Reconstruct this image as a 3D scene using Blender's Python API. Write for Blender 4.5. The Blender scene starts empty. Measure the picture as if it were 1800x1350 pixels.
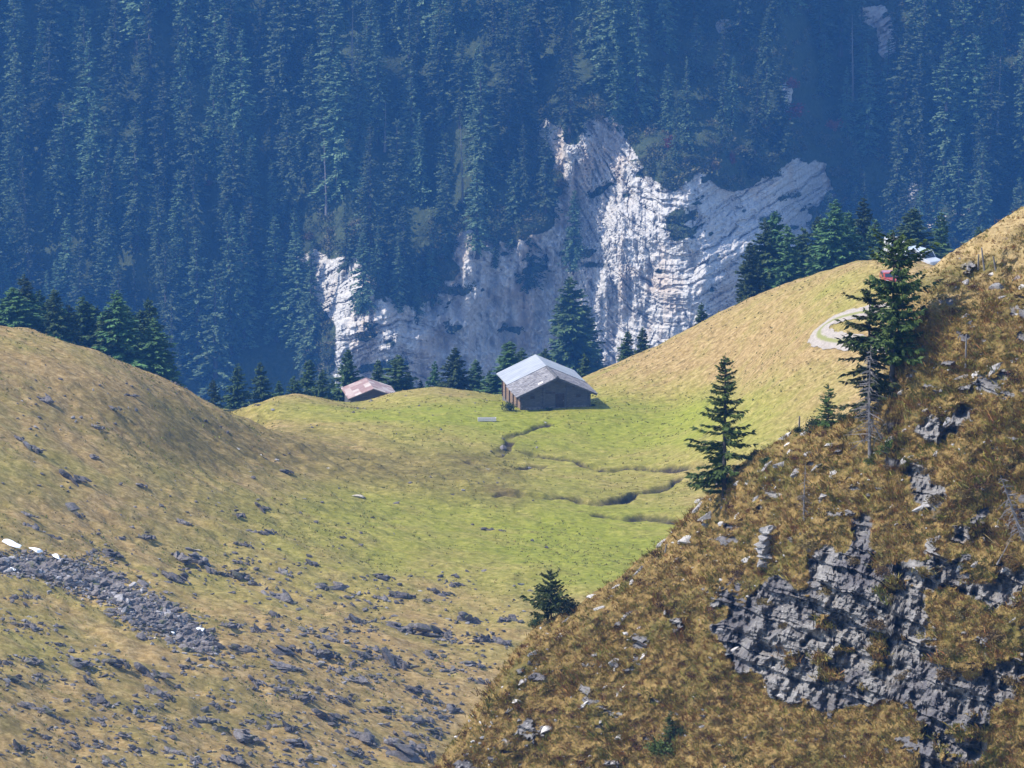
import bpy, bmesh, math, random
import numpy as np
from mathutils import Vector, Matrix, Euler

R = math.radians
random.seed(7)
scene = bpy.context.scene
COL = scene.collection

# ------------------------------------------------------------------ camera
PITCH = R(12.0)
F = 900.0 / math.tan(R(6.0))          # focal length in photograph pixels (1800 wide)
cam_d = bpy.data.cameras.new('camera'); cam = bpy.data.objects.new('camera', cam_d); COL.objects.link(cam)
cam_d.sensor_width = 36; cam_d.lens = 18 / math.tan(R(6.0))
cam_d.clip_start = 1; cam_d.clip_end = 6000
cam.location = (0, 0, 0); cam.rotation_euler = (R(90) - PITCH, 0, 0)
scene.camera = cam
CP, SP = math.cos(PITCH), math.sin(PITCH)

def ray(px, py):
    """direction (x/y, z/y) of the sight line through a point of the photograph"""
    a = (np.asarray(px, float) - 900) / F; b = (675 - np.asarray(py, float)) / F
    ry = CP + b * SP; rz = -SP + b * CP
    return a / ry, rz / ry
def pt(px, py, D):
    kx, kz = ray(px, py)
    return np.stack([kx * D, np.broadcast_to(D, np.shape(kx * D)), kz * D], -1)
def proj(x, y, z):
    d = y * CP - z * SP; u = y * SP + z * CP
    return 900 + F * x / d, 675 - F * u / d

# ------------------------------------------------------------------ noise
def _h(ix, iy, iz, seed):
    n = (ix.astype(np.int64) * 374761393 + iy.astype(np.int64) * 668265263 + iz.astype(np.int64) * 2147483647 + seed * 974634777) & 0xffffffff
    n = ((n ^ (n >> 13)) * 1274126177) & 0xffffffff
    n = ((n ^ (n >> 16)) * 2246822519) & 0xffffffff
    return ((n ^ (n >> 15)) & 0xffff) / 65535.0
def vn(x, y, z=None, seed=0):
    x = np.asarray(x, float); y = np.asarray(y, float)
    ix = np.floor(x); iy = np.floor(y); fx = x - ix; fy = y - iy
    fx = fx * fx * (3 - 2 * fx); fy = fy * fy * (3 - 2 * fy)
    if z is None:
        Z = np.zeros_like(ix)
        a = _h(ix, iy, Z, seed); b = _h(ix + 1, iy, Z, seed); c = _h(ix, iy + 1, Z, seed); d = _h(ix + 1, iy + 1, Z, seed)
        return (a + (b - a) * fx) * (1 - fy) + (c + (d - c) * fx) * fy
    z = np.asarray(z, float); iz = np.floor(z); fz = z - iz; fz = fz * fz * (3 - 2 * fz)
    r = 0
    for k, wz in ((0, 1 - fz), (1, fz)):
        a = _h(ix, iy, iz + k, seed); b = _h(ix + 1, iy, iz + k, seed); c = _h(ix, iy + 1, iz + k, seed); d = _h(ix + 1, iy + 1, iz + k, seed)
        r = r + ((a + (b - a) * fx) * (1 - fy) + (c + (d - c) * fx) * fy) * wz
    return r
def fbm(x, y, oct=4, seed=0, gain=0.5):
    s = 0; a = 1; t = 0
    for i in range(oct):
        s = s + a * (vn(np.asarray(x) * 2 ** i + 17.3 * i, np.asarray(y) * 2 ** i - 9.1 * i, None, seed + i) - .5); t += a; a *= gain
    return s / t * 2          # about -1..1
def sst(a, b, x):
    t = np.clip((x - a) / (b - a), 0, 1); return t * t * (3 - 2 * t)
def inpoly(px, py, P):
    """signed distance to a polygon: positive inside"""
    px = np.asarray(px, float); py = np.asarray(py, float)
    ins = np.zeros(px.shape, bool); d = np.full(px.shape, 1e18)
    n = len(P)
    for i in range(n):
        x0, y0 = P[i]; x1, y1 = P[(i + 1) % n]
        if y0 != y1:
            c = ((y0 > py) != (y1 > py)) & (px < (x1 - x0) * (py - y0) / (y1 - y0) + x0)
            ins ^= c
        ex, ey = x1 - x0, y1 - y0
        t = np.clip(((px - x0) * ex + (py - y0) * ey) / (ex * ex + ey * ey + 1e-9), 0, 1)
        d = np.minimum(d, (px - x0 - t * ex) ** 2 + (py - y0 - t * ey) ** 2)
    d = np.sqrt(d)
    return np.where(ins, d, -d)
def blur(a, r, axis):
    k = 2 * r + 1
    p = [(0, 0), (0, 0)]; p[axis] = (r + 1, r)
    c = np.cumsum(np.pad(a, p, mode='edge'), axis=axis)
    n = a.shape[axis]
    hi = np.take(c, np.arange(k, k + n), axis=axis); lo = np.take(c, np.arange(0, n), axis=axis)
    return (hi - lo) / k

# ------------------------------------------------------------------ object helpers
def make_mesh(name, V, Q, mats, smooth=False, attrs=None, uv=None, midx=None):
    """V (n,3), Q (m,3 or 4)"""
    me = bpy.data.meshes.new(name)
    V = np.ascontiguousarray(V, np.float32); Q = np.ascontiguousarray(Q, np.int32)
    k = Q.shape[1]; m = len(Q)
    me.vertices.add(len(V)); me.vertices.foreach_set('co', V.ravel())
    me.loops.add(m * k); me.loops.foreach_set('vertex_index', Q.ravel())
    me.polygons.add(m); me.polygons.foreach_set('loop_start', np.arange(0, m * k, k, dtype=np.int32))
    me.polygons.foreach_set('loop_total', np.full(m, k, np.int32))
    if midx is not None: me.polygons.foreach_set('material_index', np.ascontiguousarray(midx, np.int32))
    me.polygons.foreach_set('use_smooth', np.full(m, smooth, bool))
    me.update(calc_edges=True)
    for a, v in (attrs or {}).items():
        at = me.attributes.new(a, 'FLOAT', 'POINT'); at.data.foreach_set('value', np.ascontiguousarray(v, np.float32).ravel())
    if uv is not None:
        l = me.uv_layers.new(name='strata'); l.data.foreach_set('uv', np.ascontiguousarray(uv.reshape(-1, 2)[Q.ravel()], np.float32).ravel())
    for mt in (mats if isinstance(mats, (list, tuple)) else [mats]): me.materials.append(mt)
    return me
def link(name, me, parent=None, loc=None, rot=None, scale=None):
    o = bpy.data.objects.new(name, me); COL.objects.link(o)
    if parent: o.parent = parent
    if loc is not None: o.location = loc
    if rot is not None: o.rotation_euler = rot
    if scale is not None: o.scale = scale
    return o
def tag(o, label=None, cat=None, group=None, kind=None):
    if label: o['label'] = label
    if cat: o['category'] = cat
    if group: o['group'] = group
    if kind: o['kind'] = kind
    return o
def gridfaces(nr, nc):
    i = np.arange(nr - 1)[:, None] * nc + np.arange(nc - 1)[None, :]
    return np.stack([i, i + 1, i + nc + 1, i + nc], -1).reshape(-1, 4)

class MB:
    """collects boxes, prisms and tubes into one mesh"""
    def __init__(s): s.v = []; s.f = []
    def add(s, vs, fs):
        b = len(s.v); s.v += [tuple(v) for v in vs]; s.f += [tuple(b + i for i in f) for f in fs]
    def box(s, x0, x1, y0, y1, z0, z1, M=None):
        vs = [Vector(c) for c in ((x0, y0, z0), (x1, y0, z0), (x1, y1, z0), (x0, y1, z0), (x0, y0, z1), (x1, y0, z1), (x1, y1, z1), (x0, y1, z1))]
        if M: vs = [M @ v for v in vs]
        s.add(vs, [(0, 3, 2, 1), (4, 5, 6, 7), (0, 1, 5, 4), (1, 2, 6, 5), (2, 3, 7, 6), (3, 0, 4, 7)])
    def tube(s, pts, rad, n=6):
        pts = [Vector(p) for p in pts]; rings = []
        for i, p in enumerate(pts):
            d = (pts[min(i + 1, len(pts) - 1)] - pts[max(i - 1, 0)]).normalized()
            a = d.orthogonal().normalized(); b = d.cross(a)
            rings.append([p + (a * math.cos(2 * math.pi * k / n) + b * math.sin(2 * math.pi * k / n)) * rad[i] for k in range(n)])
        vs = [v for r in rings for v in r]; fs = []
        for i in range(len(pts) - 1):
            for k in range(n): fs.append((i * n + k, i * n + (k + 1) % n, (i + 1) * n + (k + 1) % n, (i + 1) * n + k))
        fs.append(tuple(range(n))[::-1]); fs.append(tuple((len(pts) - 1) * n + k for k in range(n)))
        s.add(vs, fs)
    def prism(s, poly, y0, y1):
        """polygon in x-z extruded along y"""
        n = len(poly)
        vs = [(x, y0, z) for x, z in poly] + [(x, y1, z) for x, z in poly]
        s.add(vs, [tuple(range(n)), tuple(range(2 * n - 1, n - 1, -1))] + [(i, i + n, (i + 1) % n + n, (i + 1) % n) for i in range(n)])
    def mesh(s, name, mat, bevel=0):
        me = bpy.data.meshes.new(name); me.from_pydata(s.v, [], s.f); me.materials.append(mat)
        bm = bmesh.new(); bm.from_mesh(me)
        bmesh.ops.recalc_face_normals(bm, faces=bm.faces)
        if bevel: bmesh.ops.bevel(bm, geom=bm.edges, offset=bevel, segments=2, affect='EDGES', clamp_overlap=True)
        bm.to_mesh(me); bm.free()
        return me
    def build(s, name, mat, parent=None, bevel=0): return link(name, s.mesh(name, mat, bevel), parent)

# ------------------------------------------------------------------ materials
def newmat(name):
    m = bpy.data.materials.new(name); m.use_nodes = True
    nt = m.node_tree; b = nt.nodes['Principled BSDF']; b.inputs['Roughness'].default_value = .9
    b.inputs['Specular IOR Level'].default_value = .2
    return m, nt, b
def N(nt, t, **kw):
    n = nt.nodes.new(t)
    for k, v in kw.items():
        if k.startswith('i_'):
            key = k[2:].replace('_', ' ')
            n.inputs[key].default_value = v
        else: setattr(n, k, v)
    return n
def noise(nt, scale, detail=4, rough=.6, vec=None, dist=0, mapscale=None, rot=None):
    if vec is None: vec = N(nt, 'ShaderNodeTexCoord').outputs['Object']
    if mapscale is not None or rot is not None:
        mp = N(nt, 'ShaderNodeMapping')
        if mapscale is not None: mp.inputs['Scale'].default_value = mapscale
        if rot is not None: mp.inputs['Rotation'].default_value = rot
        nt.links.new(vec, mp.inputs['Vector']); vec = mp.outputs['Vector']
    n = N(nt, 'ShaderNodeTexNoise'); n.inputs['Scale'].default_value = scale; n.inputs['Detail'].default_value = detail
    n.inputs['Roughness'].default_value = rough; n.inputs['Distortion'].default_value = dist
    nt.links.new(vec, n.inputs['Vector']); return n.outputs['Fac']
def ramp(nt, fac, stops):
    r = N(nt, 'ShaderNodeValToRGB'); e = r.color_ramp.elements
    while len(e) < len(stops): e.new(.5)
    for el, (p, c) in zip(e, stops): el.position = p; el.color = (*c, 1) if len(c) == 3 else c
    nt.links.new(fac, r.inputs['Fac']); return r.outputs['Color']
def mix(nt, fac, a, b, mode='MIX'):
    m = N(nt, 'ShaderNodeMix', data_type='RGBA', blend_type=mode)
    for s, v in ((m.inputs[0], fac), (m.inputs[6], a), (m.inputs[7], b)):
        if isinstance(v, bpy.types.NodeSocket): nt.links.new(v, s)
        elif isinstance(v, (int, float)): s.default_value = v
        else: s.default_value = (*v, 1)
    return m.outputs[2]
def math_(nt, op, a, b=0.0, c=None, clamp=False):
    m = N(nt, 'ShaderNodeMath', operation=op, use_clamp=clamp)
    for s, v in zip(m.inputs, (a, b, c)):
        if v is None: continue
        if isinstance(v, bpy.types.NodeSocket): nt.links.new(v, s)
        else: s.default_value = v
    return m.outputs[0]
def attr(nt, name): return N(nt, 'ShaderNodeAttribute', attribute_name=name).outputs['Fac']
def bump(nt, b, h, strength=.5, dist=.1):
    n = N(nt, 'ShaderNodeBump'); n.inputs['Strength'].default_value = strength; n.inputs['Distance'].default_value = dist
    nt.links.new(h, n.inputs['Height']); nt.links.new(n.outputs['Normal'], b.inputs['Normal'])
def setc(nt, b, c): nt.links.new(c, b.inputs['Base Color'])

def simple(name, stops, scale=3, rough=.9, mapscale=None, bs=.4, bd=.03, metal=0):
    m, nt, b = newmat(name); f = noise(nt, scale, 5, .65, mapscale=mapscale)
    setc(nt, b, ramp(nt, f, stops)); b.inputs['Roughness'].default_value = rough; b.inputs['Metallic'].default_value = metal
    bump(nt, b, f, bs, bd); return m

def foliage(name, a, b_, c, scale=1.5):
    m, nt, b = newmat(name)
    f = noise(nt, scale, 4, .7)
    col = ramp(nt, f, [(.3, a), (.5, b_), (.72, c)])
    oi = N(nt, 'ShaderNodeObjectInfo').outputs['Random']
    hsv = N(nt, 'ShaderNodeHueSaturation'); nt.links.new(col, hsv.inputs['Color'])
    nt.links.new(math_(nt, 'MULTIPLY_ADD', oi, .95, .5), hsv.inputs['Value'])
    nt.links.new(math_(nt, 'MULTIPLY_ADD', oi, .05, .475), hsv.inputs['Hue'])
    setc(nt, b, hsv.outputs['Color']); b.inputs['Roughness'].default_value = .75
    return m
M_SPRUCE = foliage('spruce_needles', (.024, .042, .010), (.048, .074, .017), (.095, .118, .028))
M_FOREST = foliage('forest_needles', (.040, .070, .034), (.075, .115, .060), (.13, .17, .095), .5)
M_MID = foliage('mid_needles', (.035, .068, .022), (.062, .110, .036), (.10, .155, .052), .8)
M_SHRUB = foliage('shrub_leaves', (.03, .05, .012), (.06, .09, .02), (.11, .13, .03), 2)
M_AUTUMN = foliage('autumn_leaves', (.12, .035, .02), (.2, .06, .035), (.28, .11, .05), 1)
M_OCHRE = foliage('ochre_leaves', (.08, .06, .02), (.14, .10, .04), (.20, .15, .06), 1)
M_BARK = simple('spruce_bark', [(.3, (.030, .027, .026)), (.7, (.085, .078, .075))], 4, mapscale=(3, 3, .6))
M_DEAD = simple('dead_wood', [(.3, (.11, .10, .098)), (.7, (.26, .24, .235))], 4, mapscale=(3, 3, .6))
M_TWIG = simple('dead_twig', [(.3, (.16, .13, .12)), (.7, (.30, .26, .25))], 4)

def rockmat(name, lo, mid, hi, sc=1.0, lichen=None):
    m, nt, b = newmat(name)
    g = N(nt, 'ShaderNodeNewGeometry').outputs['Position']
    f = noise(nt, 1.1 * sc, 8, .68, vec=g); f2 = noise(nt, 5 * sc, 6, .7, vec=g, dist=.6)
    c = ramp(nt, f, [(.28, lo), (.5, mid), (.72, hi)])
    c = mix(nt, math_(nt, 'MULTIPLY', f2, .8), c, ramp(nt, f2, [(.35, tuple(v * .45 for v in lo)), (.6, hi)]))
    if lichen: c = mix(nt, ramp(nt, noise(nt, .9 * sc, 5, .6, vec=g, mapscale=(1.3, 1, 1)), [(.55, (0, 0, 0)), (.66, (1, 1, 1))]), c, lichen)
    oi = N(nt, 'ShaderNodeObjectInfo').outputs['Random']
    hsv = N(nt, 'ShaderNodeHueSaturation'); nt.links.new(c, hsv.inputs['Color'])
    nt.links.new(math_(nt, 'MULTIPLY_ADD', oi, .6, .7), hsv.inputs['Value'])
    setc(nt, b, hsv.outputs['Color'])
    bump(nt, b, math_(nt, 'ADD', f, f2), .7, .15); return m
M_ROCKD = rockmat('dark_schist', (.055, .048, .046), (.115, .10, .095), (.235, .215, .205), 1, (.10, .10, .05))
M_ROCKL = rockmat('pale_limestone', (.26, .24, .235), (.40, .38, .37), (.58, .55, .53), 2)
M_ROCKT = rockmat('tan_stone', (.24, .2, .15), (.36, .31, .24), (.46, .42, .35), 1)
M_ROCKM = rockmat('grey_limestone', (.15, .14, .145), (.27, .255, .255), (.44, .42, .41), 2.5)
m, nt, b = newmat('snow'); b.inputs['Base Color'].default_value = (.92, .93, .95, 1); b.inputs['Roughness'].default_value = .6
bump(nt, b, noise(nt, 3), .4, .1); M_SNOW = m

# valley grass
def grass_ground():
    m, nt, b = newmat('meadow_grass')
    g = N(nt, 'ShaderNodeNewGeometry').outputs['Position']
    fine = noise(nt, 1.5, 7, .78, vec=g, mapscale=(.75, 1, 1)); med = noise(nt, .16, 6, .7, vec=g, mapscale=(.8, 1.2, 1), rot=(0, 0, .25), dist=.3)
    big = noise(nt, .05, 4, .6, vec=g)
    tan = ramp(nt, fine, [(.25, (.095, .062, .022)), (.48, (.27, .185, .070)), (.72, (.52, .38, .19))])
    grn = ramp(nt, fine, [(.25, (.095, .112, .012)), (.48, (.205, .220, .028)), (.72, (.36, .345, .065))])
    brn = ramp(nt, fine, [(.25, (.055, .045, .014)), (.5, (.15, .115, .036)), (.75, (.30, .235, .09))])
    soil = ramp(nt, fine, [(.3, (.022, .018, .012)), (.7, (.075, .058, .038))])
    ga = attr(nt, 'green'); ba = attr(nt, 'brown')
    gf = math_(nt, 'ADD', ga, math_(nt, 'MULTIPLY_ADD', med, 1.5, -.75))
    gf = math_(nt, 'ADD', gf, math_(nt, 'MULTIPLY_ADD', big, .8, -.4), clamp=True)
    c = mix(nt, gf, tan, grn)
    bf = math_(nt, 'MULTIPLY_ADD', math_(nt, 'ADD', ba, math_(nt, 'MULTIPLY_ADD', med, 1.8, -.9)), 1.5, -.25, clamp=True)
    c = mix(nt, bf, c, brn)
    # thin dark tussock specks
    sp = noise(nt, 1.0, 3, .6, vec=g, mapscale=(.7, .9, 1), dist=1)
    c = mix(nt, ramp(nt, sp, [(.63, (0, 0, 0)), (.70, (.6, .6, .6))]), c, (.075, .06, .02))
    c = mix(nt, attr(nt, 'soil'), c, soil)
    setc(nt, b, c); bump(nt, b, fine, .9, .25); b.inputs['Roughness'].default_value = 1; b.inputs['Specular IOR Level'].default_value = .05
    return m
M_MEADOW = grass_ground()
def blades(name, stops):
    m, nt, b = newmat(name)
    g = N(nt, 'ShaderNodeNewGeometry').outputs['Position']
    f = noise(nt, .55, 7, .75, vec=g, dist=.4); c = ramp(nt, f, stops)
    oi = attr(nt, 'tone'); hsv = N(nt, 'ShaderNodeHueSaturation'); nt.links.new(c, hsv.inputs['Color'])
    nt.links.new(math_(nt, 'MULTIPLY_ADD', oi, .9, .55), hsv.inputs['Value']); nt.links.new(math_(nt, 'MULTIPLY_ADD', attr(nt, 'hue'), .09, .465), hsv.inputs['Hue'])
    setc(nt, b, hsv.outputs['Color']); b.inputs['Roughness'].default_value = 1; b.inputs['Specular IOR Level'].default_value = .05; return m
M_TUFTF = blades('hillside_grass', [(.30, (.085, .092, .022)), (.42, (.175, .155, .043)), (.50, (.28, .165, .052)), (.58, (.27, .195, .070)), (.70, (.43, .325, .155))])
M_TUFTM = blades('meadow_tuft', [(.3, (.11, .13, .020)), (.5, (.21, .19, .045)), (.7, (.36, .28, .10))])

def slope_mat(name, far):
    """grass and bedrock mixed by the mesh's own 'rock' attribute; strata follow the uv map"""
    m, nt, b = newmat(name)
    g = N(nt, 'ShaderNodeNewGeometry').outputs['Position']; uv = N(nt, 'ShaderNodeUVMap', uv_map='strata').outputs['UV']
    k = .25 if far else 1.0
    fine = noise(nt, 2.2 * k * (1 if not far else 1.6), 8, .72, vec=g)
    st = noise(nt, 1.0, 7, .62, vec=uv, mapscale=(.12, 1.2, 1), dist=.3)
    streak = noise(nt, 1.0 * k, 5, .6, vec=g, mapscale=(1.0, 1.0, .18))
    if far:
        rock = ramp(nt, st, [(.30, (.14, .135, .13)), (.40, (.44, .42, .395)), (.58, (.54, .515, .48)), (.72, (.75, .72, .68))])
        rock = mix(nt, .5, rock, ramp(nt, fine, [(.3, (.20, .19, .18)), (.5, (.50, .475, .445)), (.7, (.78, .75, .70))]))
        warm = noise(nt, .045, 5, .65, vec=g, mapscale=(1.6, 1, .7))
        rock = mix(nt, ramp(nt, warm, [(.50, (0, 0, 0)), (.62, (.65, .65, .65))]), rock, (.50, .40, .31))
        rock = mix(nt, ramp(nt, streak, [(.6, (0, 0, 0)), (.75, (.55, .55, .55))]), rock, (.13, .125, .13))
        gr = ramp(nt, fine, [(.3, (.025, .04, .02)), (.6, (.06, .075, .035)), (.8, (.14, .12, .06))])
    else:
        rock = ramp(nt, st, [(.28, (.07, .067, .066)), (.42, (.17, .16, .155)), (.58, (.26, .247, .238)), (.75, (.38, .36, .34))])
        rock = mix(nt, .5, rock, ramp(nt, fine, [(.3, (.07, .067, .066)), (.5, (.17, .162, .156)), (.7, (.38, .36, .34))]))
        rock = mix(nt, ramp(nt, streak, [(.55, (0, 0, 0)), (.72, (.6, .6, .6))]), rock, (.09, .085, .10))
        rock = mix(nt, ramp(nt, noise(nt, .22, 4, .6, vec=g), [(.42, (.65, .65, .65)), (.58, (0, 0, 0))]), rock, (.06, .057, .07))
        rock = mix(nt, ramp(nt, noise(nt, .5, 4, .6, vec=g), [(.6, (0, 0, 0)), (.75, (.35, .35, .35))]), rock, (.34, .25, .17))
        gr = ramp(nt, fine, [(.28, (.06, .045, .018)), (.5, (.17, .115, .04)), (.72, (.32, .22, .09))])
        gr = mix(nt, attr(nt, 'pale'), gr, ramp(nt, fine, [(.3, (.17, .115, .05)), (.5, (.31, .225, .105)), (.72, (.45, .35, .19))]))
        gr = mix(nt, ramp(nt, noise(nt, .28, 5, .7, vec=g), [(.5, (0, 0, 0)), (.66, (.75, .75, .75))]), gr, (.085, .085, .022))
    rf = math_(nt, 'MULTIPLY_ADD', math_(nt, 'ADD', attr(nt, 'rock'), math_(nt, 'MULTIPLY_ADD', fine, .7, -.35)), 4, -1.5, clamp=True)
    c = mix(nt, rf, gr, rock)
    setc(nt, b, c); bump(nt, b, math_(nt, 'ADD', fine, math_(nt, 'MULTIPLY', st, math_(nt, 'MULTIPLY', rf, 1.2))), .8, .9 if far else .14)
    b.inputs['Roughness'].default_value = 1; b.inputs['Specular IOR Level'].default_value = .08
    return m
M_CLIFF = slope_mat('far_cliff_rock', True)
M_HILL = slope_mat('near_hillside', False)

# ------------------------------------------------------------------ valley terrain
ctrl = [  # photo x, photo y, distance
 (0,1350,400),(300,1350,412),(600,1350,430),(900,1350,446),(1200,1350,450),(1500,1350,452),(1800,1350,455),
 (-200,1350,390),(-200,1000,440),(-200,800,478),(-250,560,525),(-400,900,430),(2000,1350,440),
 (0,1150,428),(300,1150,445),(600,1150,462),(900,1150,476),
 (0,1000,455),(300,1000,480),(600,1000,498),(900,1000,507),(1100,1000,510),(1400,1000,512),
 (0,800,492),(150,790,505),(300,800,520),(450,800,545),(600,800,562),(900,850,552),(750,770,580),(900,760,586),(1200,850,560),(1200,760,587),
 (0,596,530),(100,610,534),(200,640,540),(300,680,548),(360,708,553),(440,750,566),
 (0,640,520),(200,690,526),(330,730,540),
 (430,722,600),(375,765,598),(320,770,596),(400,745,604),(480,702,606),(540,696,608),(600,709,606),(650,704,610),(700,689,612),(780,681,616),(870,693,620),
 (914,724,598),(976,718,600),(1038,712,602),(940,712,612),(1020,704,614),
 (1040,657,642),(1100,700,610),(1130,624,634),(1200,592,628),(1300,551,620),(1400,512,612),(1500,474,602),(1570,455,598),
 (1300,650,600),(1200,700,606),(1500,600,575),(1450,580,582),(1500,700,560),(1400,800,552),(1700,760,520),
 (1650,470,592),(1720,492,596),(1800,510,592),(2000,520,586),(1300,580,660),(1500,512,650),(1640,515,645),(1800,525,645),(2000,530,645),(1150,655,665),(400,765,650),(520,765,645),(610,765,640),(690,760,648),(780,745,655),(870,745,660),(1700,1000,470)]
cp = np.array([pt(a, b_, float(c)) for a, b_, c in ctrl])
back = []
for px_ in range(-400, 2101, 180):
    kx, _ = ray(px_, 675)
    lift = 0 if px_ < 1000 else (px_ - 1000) * .010
    back.append((kx * 690, 690, -156 + lift)); back.append((kx * 780, 780, -182 + lift * .6)); back.append((kx * 900, 900, -205))
for px_ in (-200, 0, 150, 280):
    kx, _ = ray(px_, 675); back.append((kx * 600, 600, -128.5 if px_ < 200 else -131))
for px_ in (-400, 0, 500, 1000, 1500, 2000):
    kx, _ = ray(px_, 675); back.append((kx * 340, 340, -112 - (px_ * .012 if px_ > 0 else 0)))
cp = np.vstack([cp, np.array(back)])
def _U(r2): return r2 * np.log(r2 + 1e-9)
def tps_fit(p):
    X = p[:, :2] / 100; n = len(p)
    K = _U(((X[:, None] - X[None]) ** 2).sum(-1)) + np.eye(n) * 1e-4
    P = np.hstack([np.ones((n, 1)), X]); A = np.block([[K, P], [P.T, np.zeros((3, 3))]])
    return X, np.linalg.solve(A, np.concatenate([p[:, 2], np.zeros(3)]))
TX, TW = tps_fit(cp)
def tps(x, y):
    x = np.asarray(x) / 100; y = np.asarray(y) / 100
    r = TW[-3] + TW[-2] * x + TW[-1] * y
    for (a, b_), w in zip(TX, TW): r = r + w * _U((x - a) ** 2 + (y - b_) ** 2)
    return r
VU = ray(np.arange(-260, 2061, 3.0), 675)[0]            # x/y columns
VY = np.concatenate([np.arange(345, 640, .42), np.arange(640, 720, 1.2), np.arange(720, 905, 4.0)])
UU, YY = np.meshgrid(VU, VY); XX = UU * YY
ZZ = tps(XX, YY)
def bil(G, u, y):
    fi = np.clip(np.interp(y, VY, np.arange(len(VY))), 0, len(VY) - 1.001); fj = np.clip((u - VU[0]) / (VU[1] - VU[0]), 0, len(VU) - 1.001)
    i = fi.astype(int); j = fj.astype(int); a = fi - i; b_ = fj - j
    return (G[i, j] * (1 - b_) + G[i, j + 1] * b_) * (1 - a) + (G[i + 1, j] * (1 - b_) + G[i + 1, j + 1] * b_) * a
def vground(x, y): return float(bil(ZZ, np.array([x / y]), np.array([y]))[0])
def VP(px, py, y0=350, y1=700):
    """where the sight line through a photo point meets the valley"""
    kx, kz = ray(px, py); ys = np.arange(y0, y1, .5)
    zg = bil(ZZ, np.full(ys.shape, float(kx)), ys); zr = ys * float(kz)
    h = np.nonzero(zr < zg)[0]
    if len(h) == 0:
        i = int(np.argmin(zr - zg)); return Vector((float(kx) * ys[i], ys[i], zg[i]))
    y = ys[h[0]]
    return Vector((float(kx) * y, float(y), vground(float(kx) * y, y)))
# broad hummocks, tussocks, stream cuts
def seg_dist(x, y, P):
    d = np.full(np.shape(x), 1e9)
    for (x0, y0), (x1, y1) in zip(P[:-1], P[1:]):
        ex, ey = x1 - x0, y1 - y0
        t = np.clip(((x - x0) * ex + (y - y0) * ey) / (ex * ex + ey * ey + 1e-9), 0, 1)
        d = np.minimum(d, np.hypot(x - x0 - t * ex, y - y0 - t * ey))
    return d
PX, PY = proj(XX, YY, ZZ)
streams = [([(965,745),(935,757),(905,770),(892,782),(878,800)], .28, .4),
 ([(925,798),(985,805),(1025,815),(1060,824),(1110,822),(1160,824),(1225,822)], .55, .8),
 ([(1015,882),(1060,886),(1085,880),(1115,870),(1140,866),(1190,845)], .65, .9),
 ([(1055,908),(1100,912),(1130,905),(1190,917)], .65, .85),
 ([(880,870),(960,876),(1015,882)], .4, .5), ([(820,812),(870,824),(950,822)], .4, .45)]
road_px = [(1640,530),(1560,546),(1500,556),(1462,566),(1440,580),(1438,592),(1455,602),(1500,607),(1560,612),(1640,625)]
roadw = [tuple(VP(a, b_)[:2]) for a, b_ in road_px]
droad = seg_dist(XX, YY, roadw)
hum = fbm(XX / 12, YY / 9, 4, 11) * .62 + fbm(XX / 3.4, YY / 2.4, 3, 12) * .30 + fbm(XX / 1.2, YY / .9, 2, 14) * .17
ter2 = np.abs(np.sin((YY + XX * .55 + fbm(XX / 11, YY / 11, 4, 25) * 8) / 1.7)) * .26 * (1 - sst(600, 900, PX)) * sst(600, 700, PY)
stony = sst(700, 1150, PY) * (1 - sst(900, 1200, PX))
heath = np.exp(-((PY - (770 + (PX - 300) * .14)) / 48) ** 2) * sst(150, 380, PX) * (1 - sst(880, 1000, PX))
nearbarn = np.exp(-(((PX - 975) / 110) ** 2 + ((PY - 705) / 30) ** 2))
nearhut = np.exp(-(((PX - 635) / 60) ** 2 + ((PY - 705) / 22) ** 2))
ZZ = ZZ - .75 * np.exp(-(((PX - 630) / 70) ** 2 + ((YY - 612) / 12) ** 2))
flat = np.clip(1 - nearbarn - nearhut - np.exp(-(droad / 3.5) ** 2), 0, 1)
ter = np.abs(np.sin((YY + XX * .45 + fbm(XX / 14, YY / 14, 3, 15) * 9) / 3.1)) * .35 * stony
slope_r = sst(1000, 1250, PX) * (1 - sst(640, 760, PY))
soil = np.zeros_like(ZZ)
ZZ = ZZ + hum * flat * (.75 + .5 * stony + .5 * (1 - sst(300, 650, PX)) + .3 * heath + .2 * slope_r) * .85 + ter * flat + ter2 * flat + heath * np.maximum(fbm(XX / 1.8, YY / 2.6, 3, 16), 0) * .5
for P, w, dep in streams:
    Pw = [tuple(VP(a, b_)[:2]) for a, b_ in P]
    d = seg_dist(XX + fbm(XX / 3, YY / 3, 2, 18) * 1.2, YY + fbm(XX / 3, YY / 3, 3, 19) * 1.5, Pw) / (.65 + .7 * vn(XX / 4, YY / 5, None, 23))
    ZZ = ZZ - dep * (1 - sst(w * .6, w * 2.2, d)); soil = np.maximum(soil, (1 - sst(w * 1.2, w * 2.1, d)) * np.clip(.75 + fbm(XX / 2, YY / 2, 2, 20) * .9, 0, 1))
def blob(cx, cy, rx, ry, a): return a * np.exp(-((PX - cx) / rx) ** 2 - ((PY - cy) / ry) ** 2)
green = -.05 + blob(1130, 740, 330, 75, 1.0) + blob(700, 725, 320, 35, .75) + blob(1080, 960, 280, 110, 1.0) + blob(600, 930, 330, 110, .5) + blob(1480, 520, 110, 60, .45) + blob(60, 830, 260, 60, .35) \
    + blob(800, 850, 300, 90, .35) + blob(500, 1080, 500, 120, .15) + blob(40, 600, 60, 25, .3) + blob(60, 1130, 120, 60, .25) + .05 * (PY > 1000)
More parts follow.
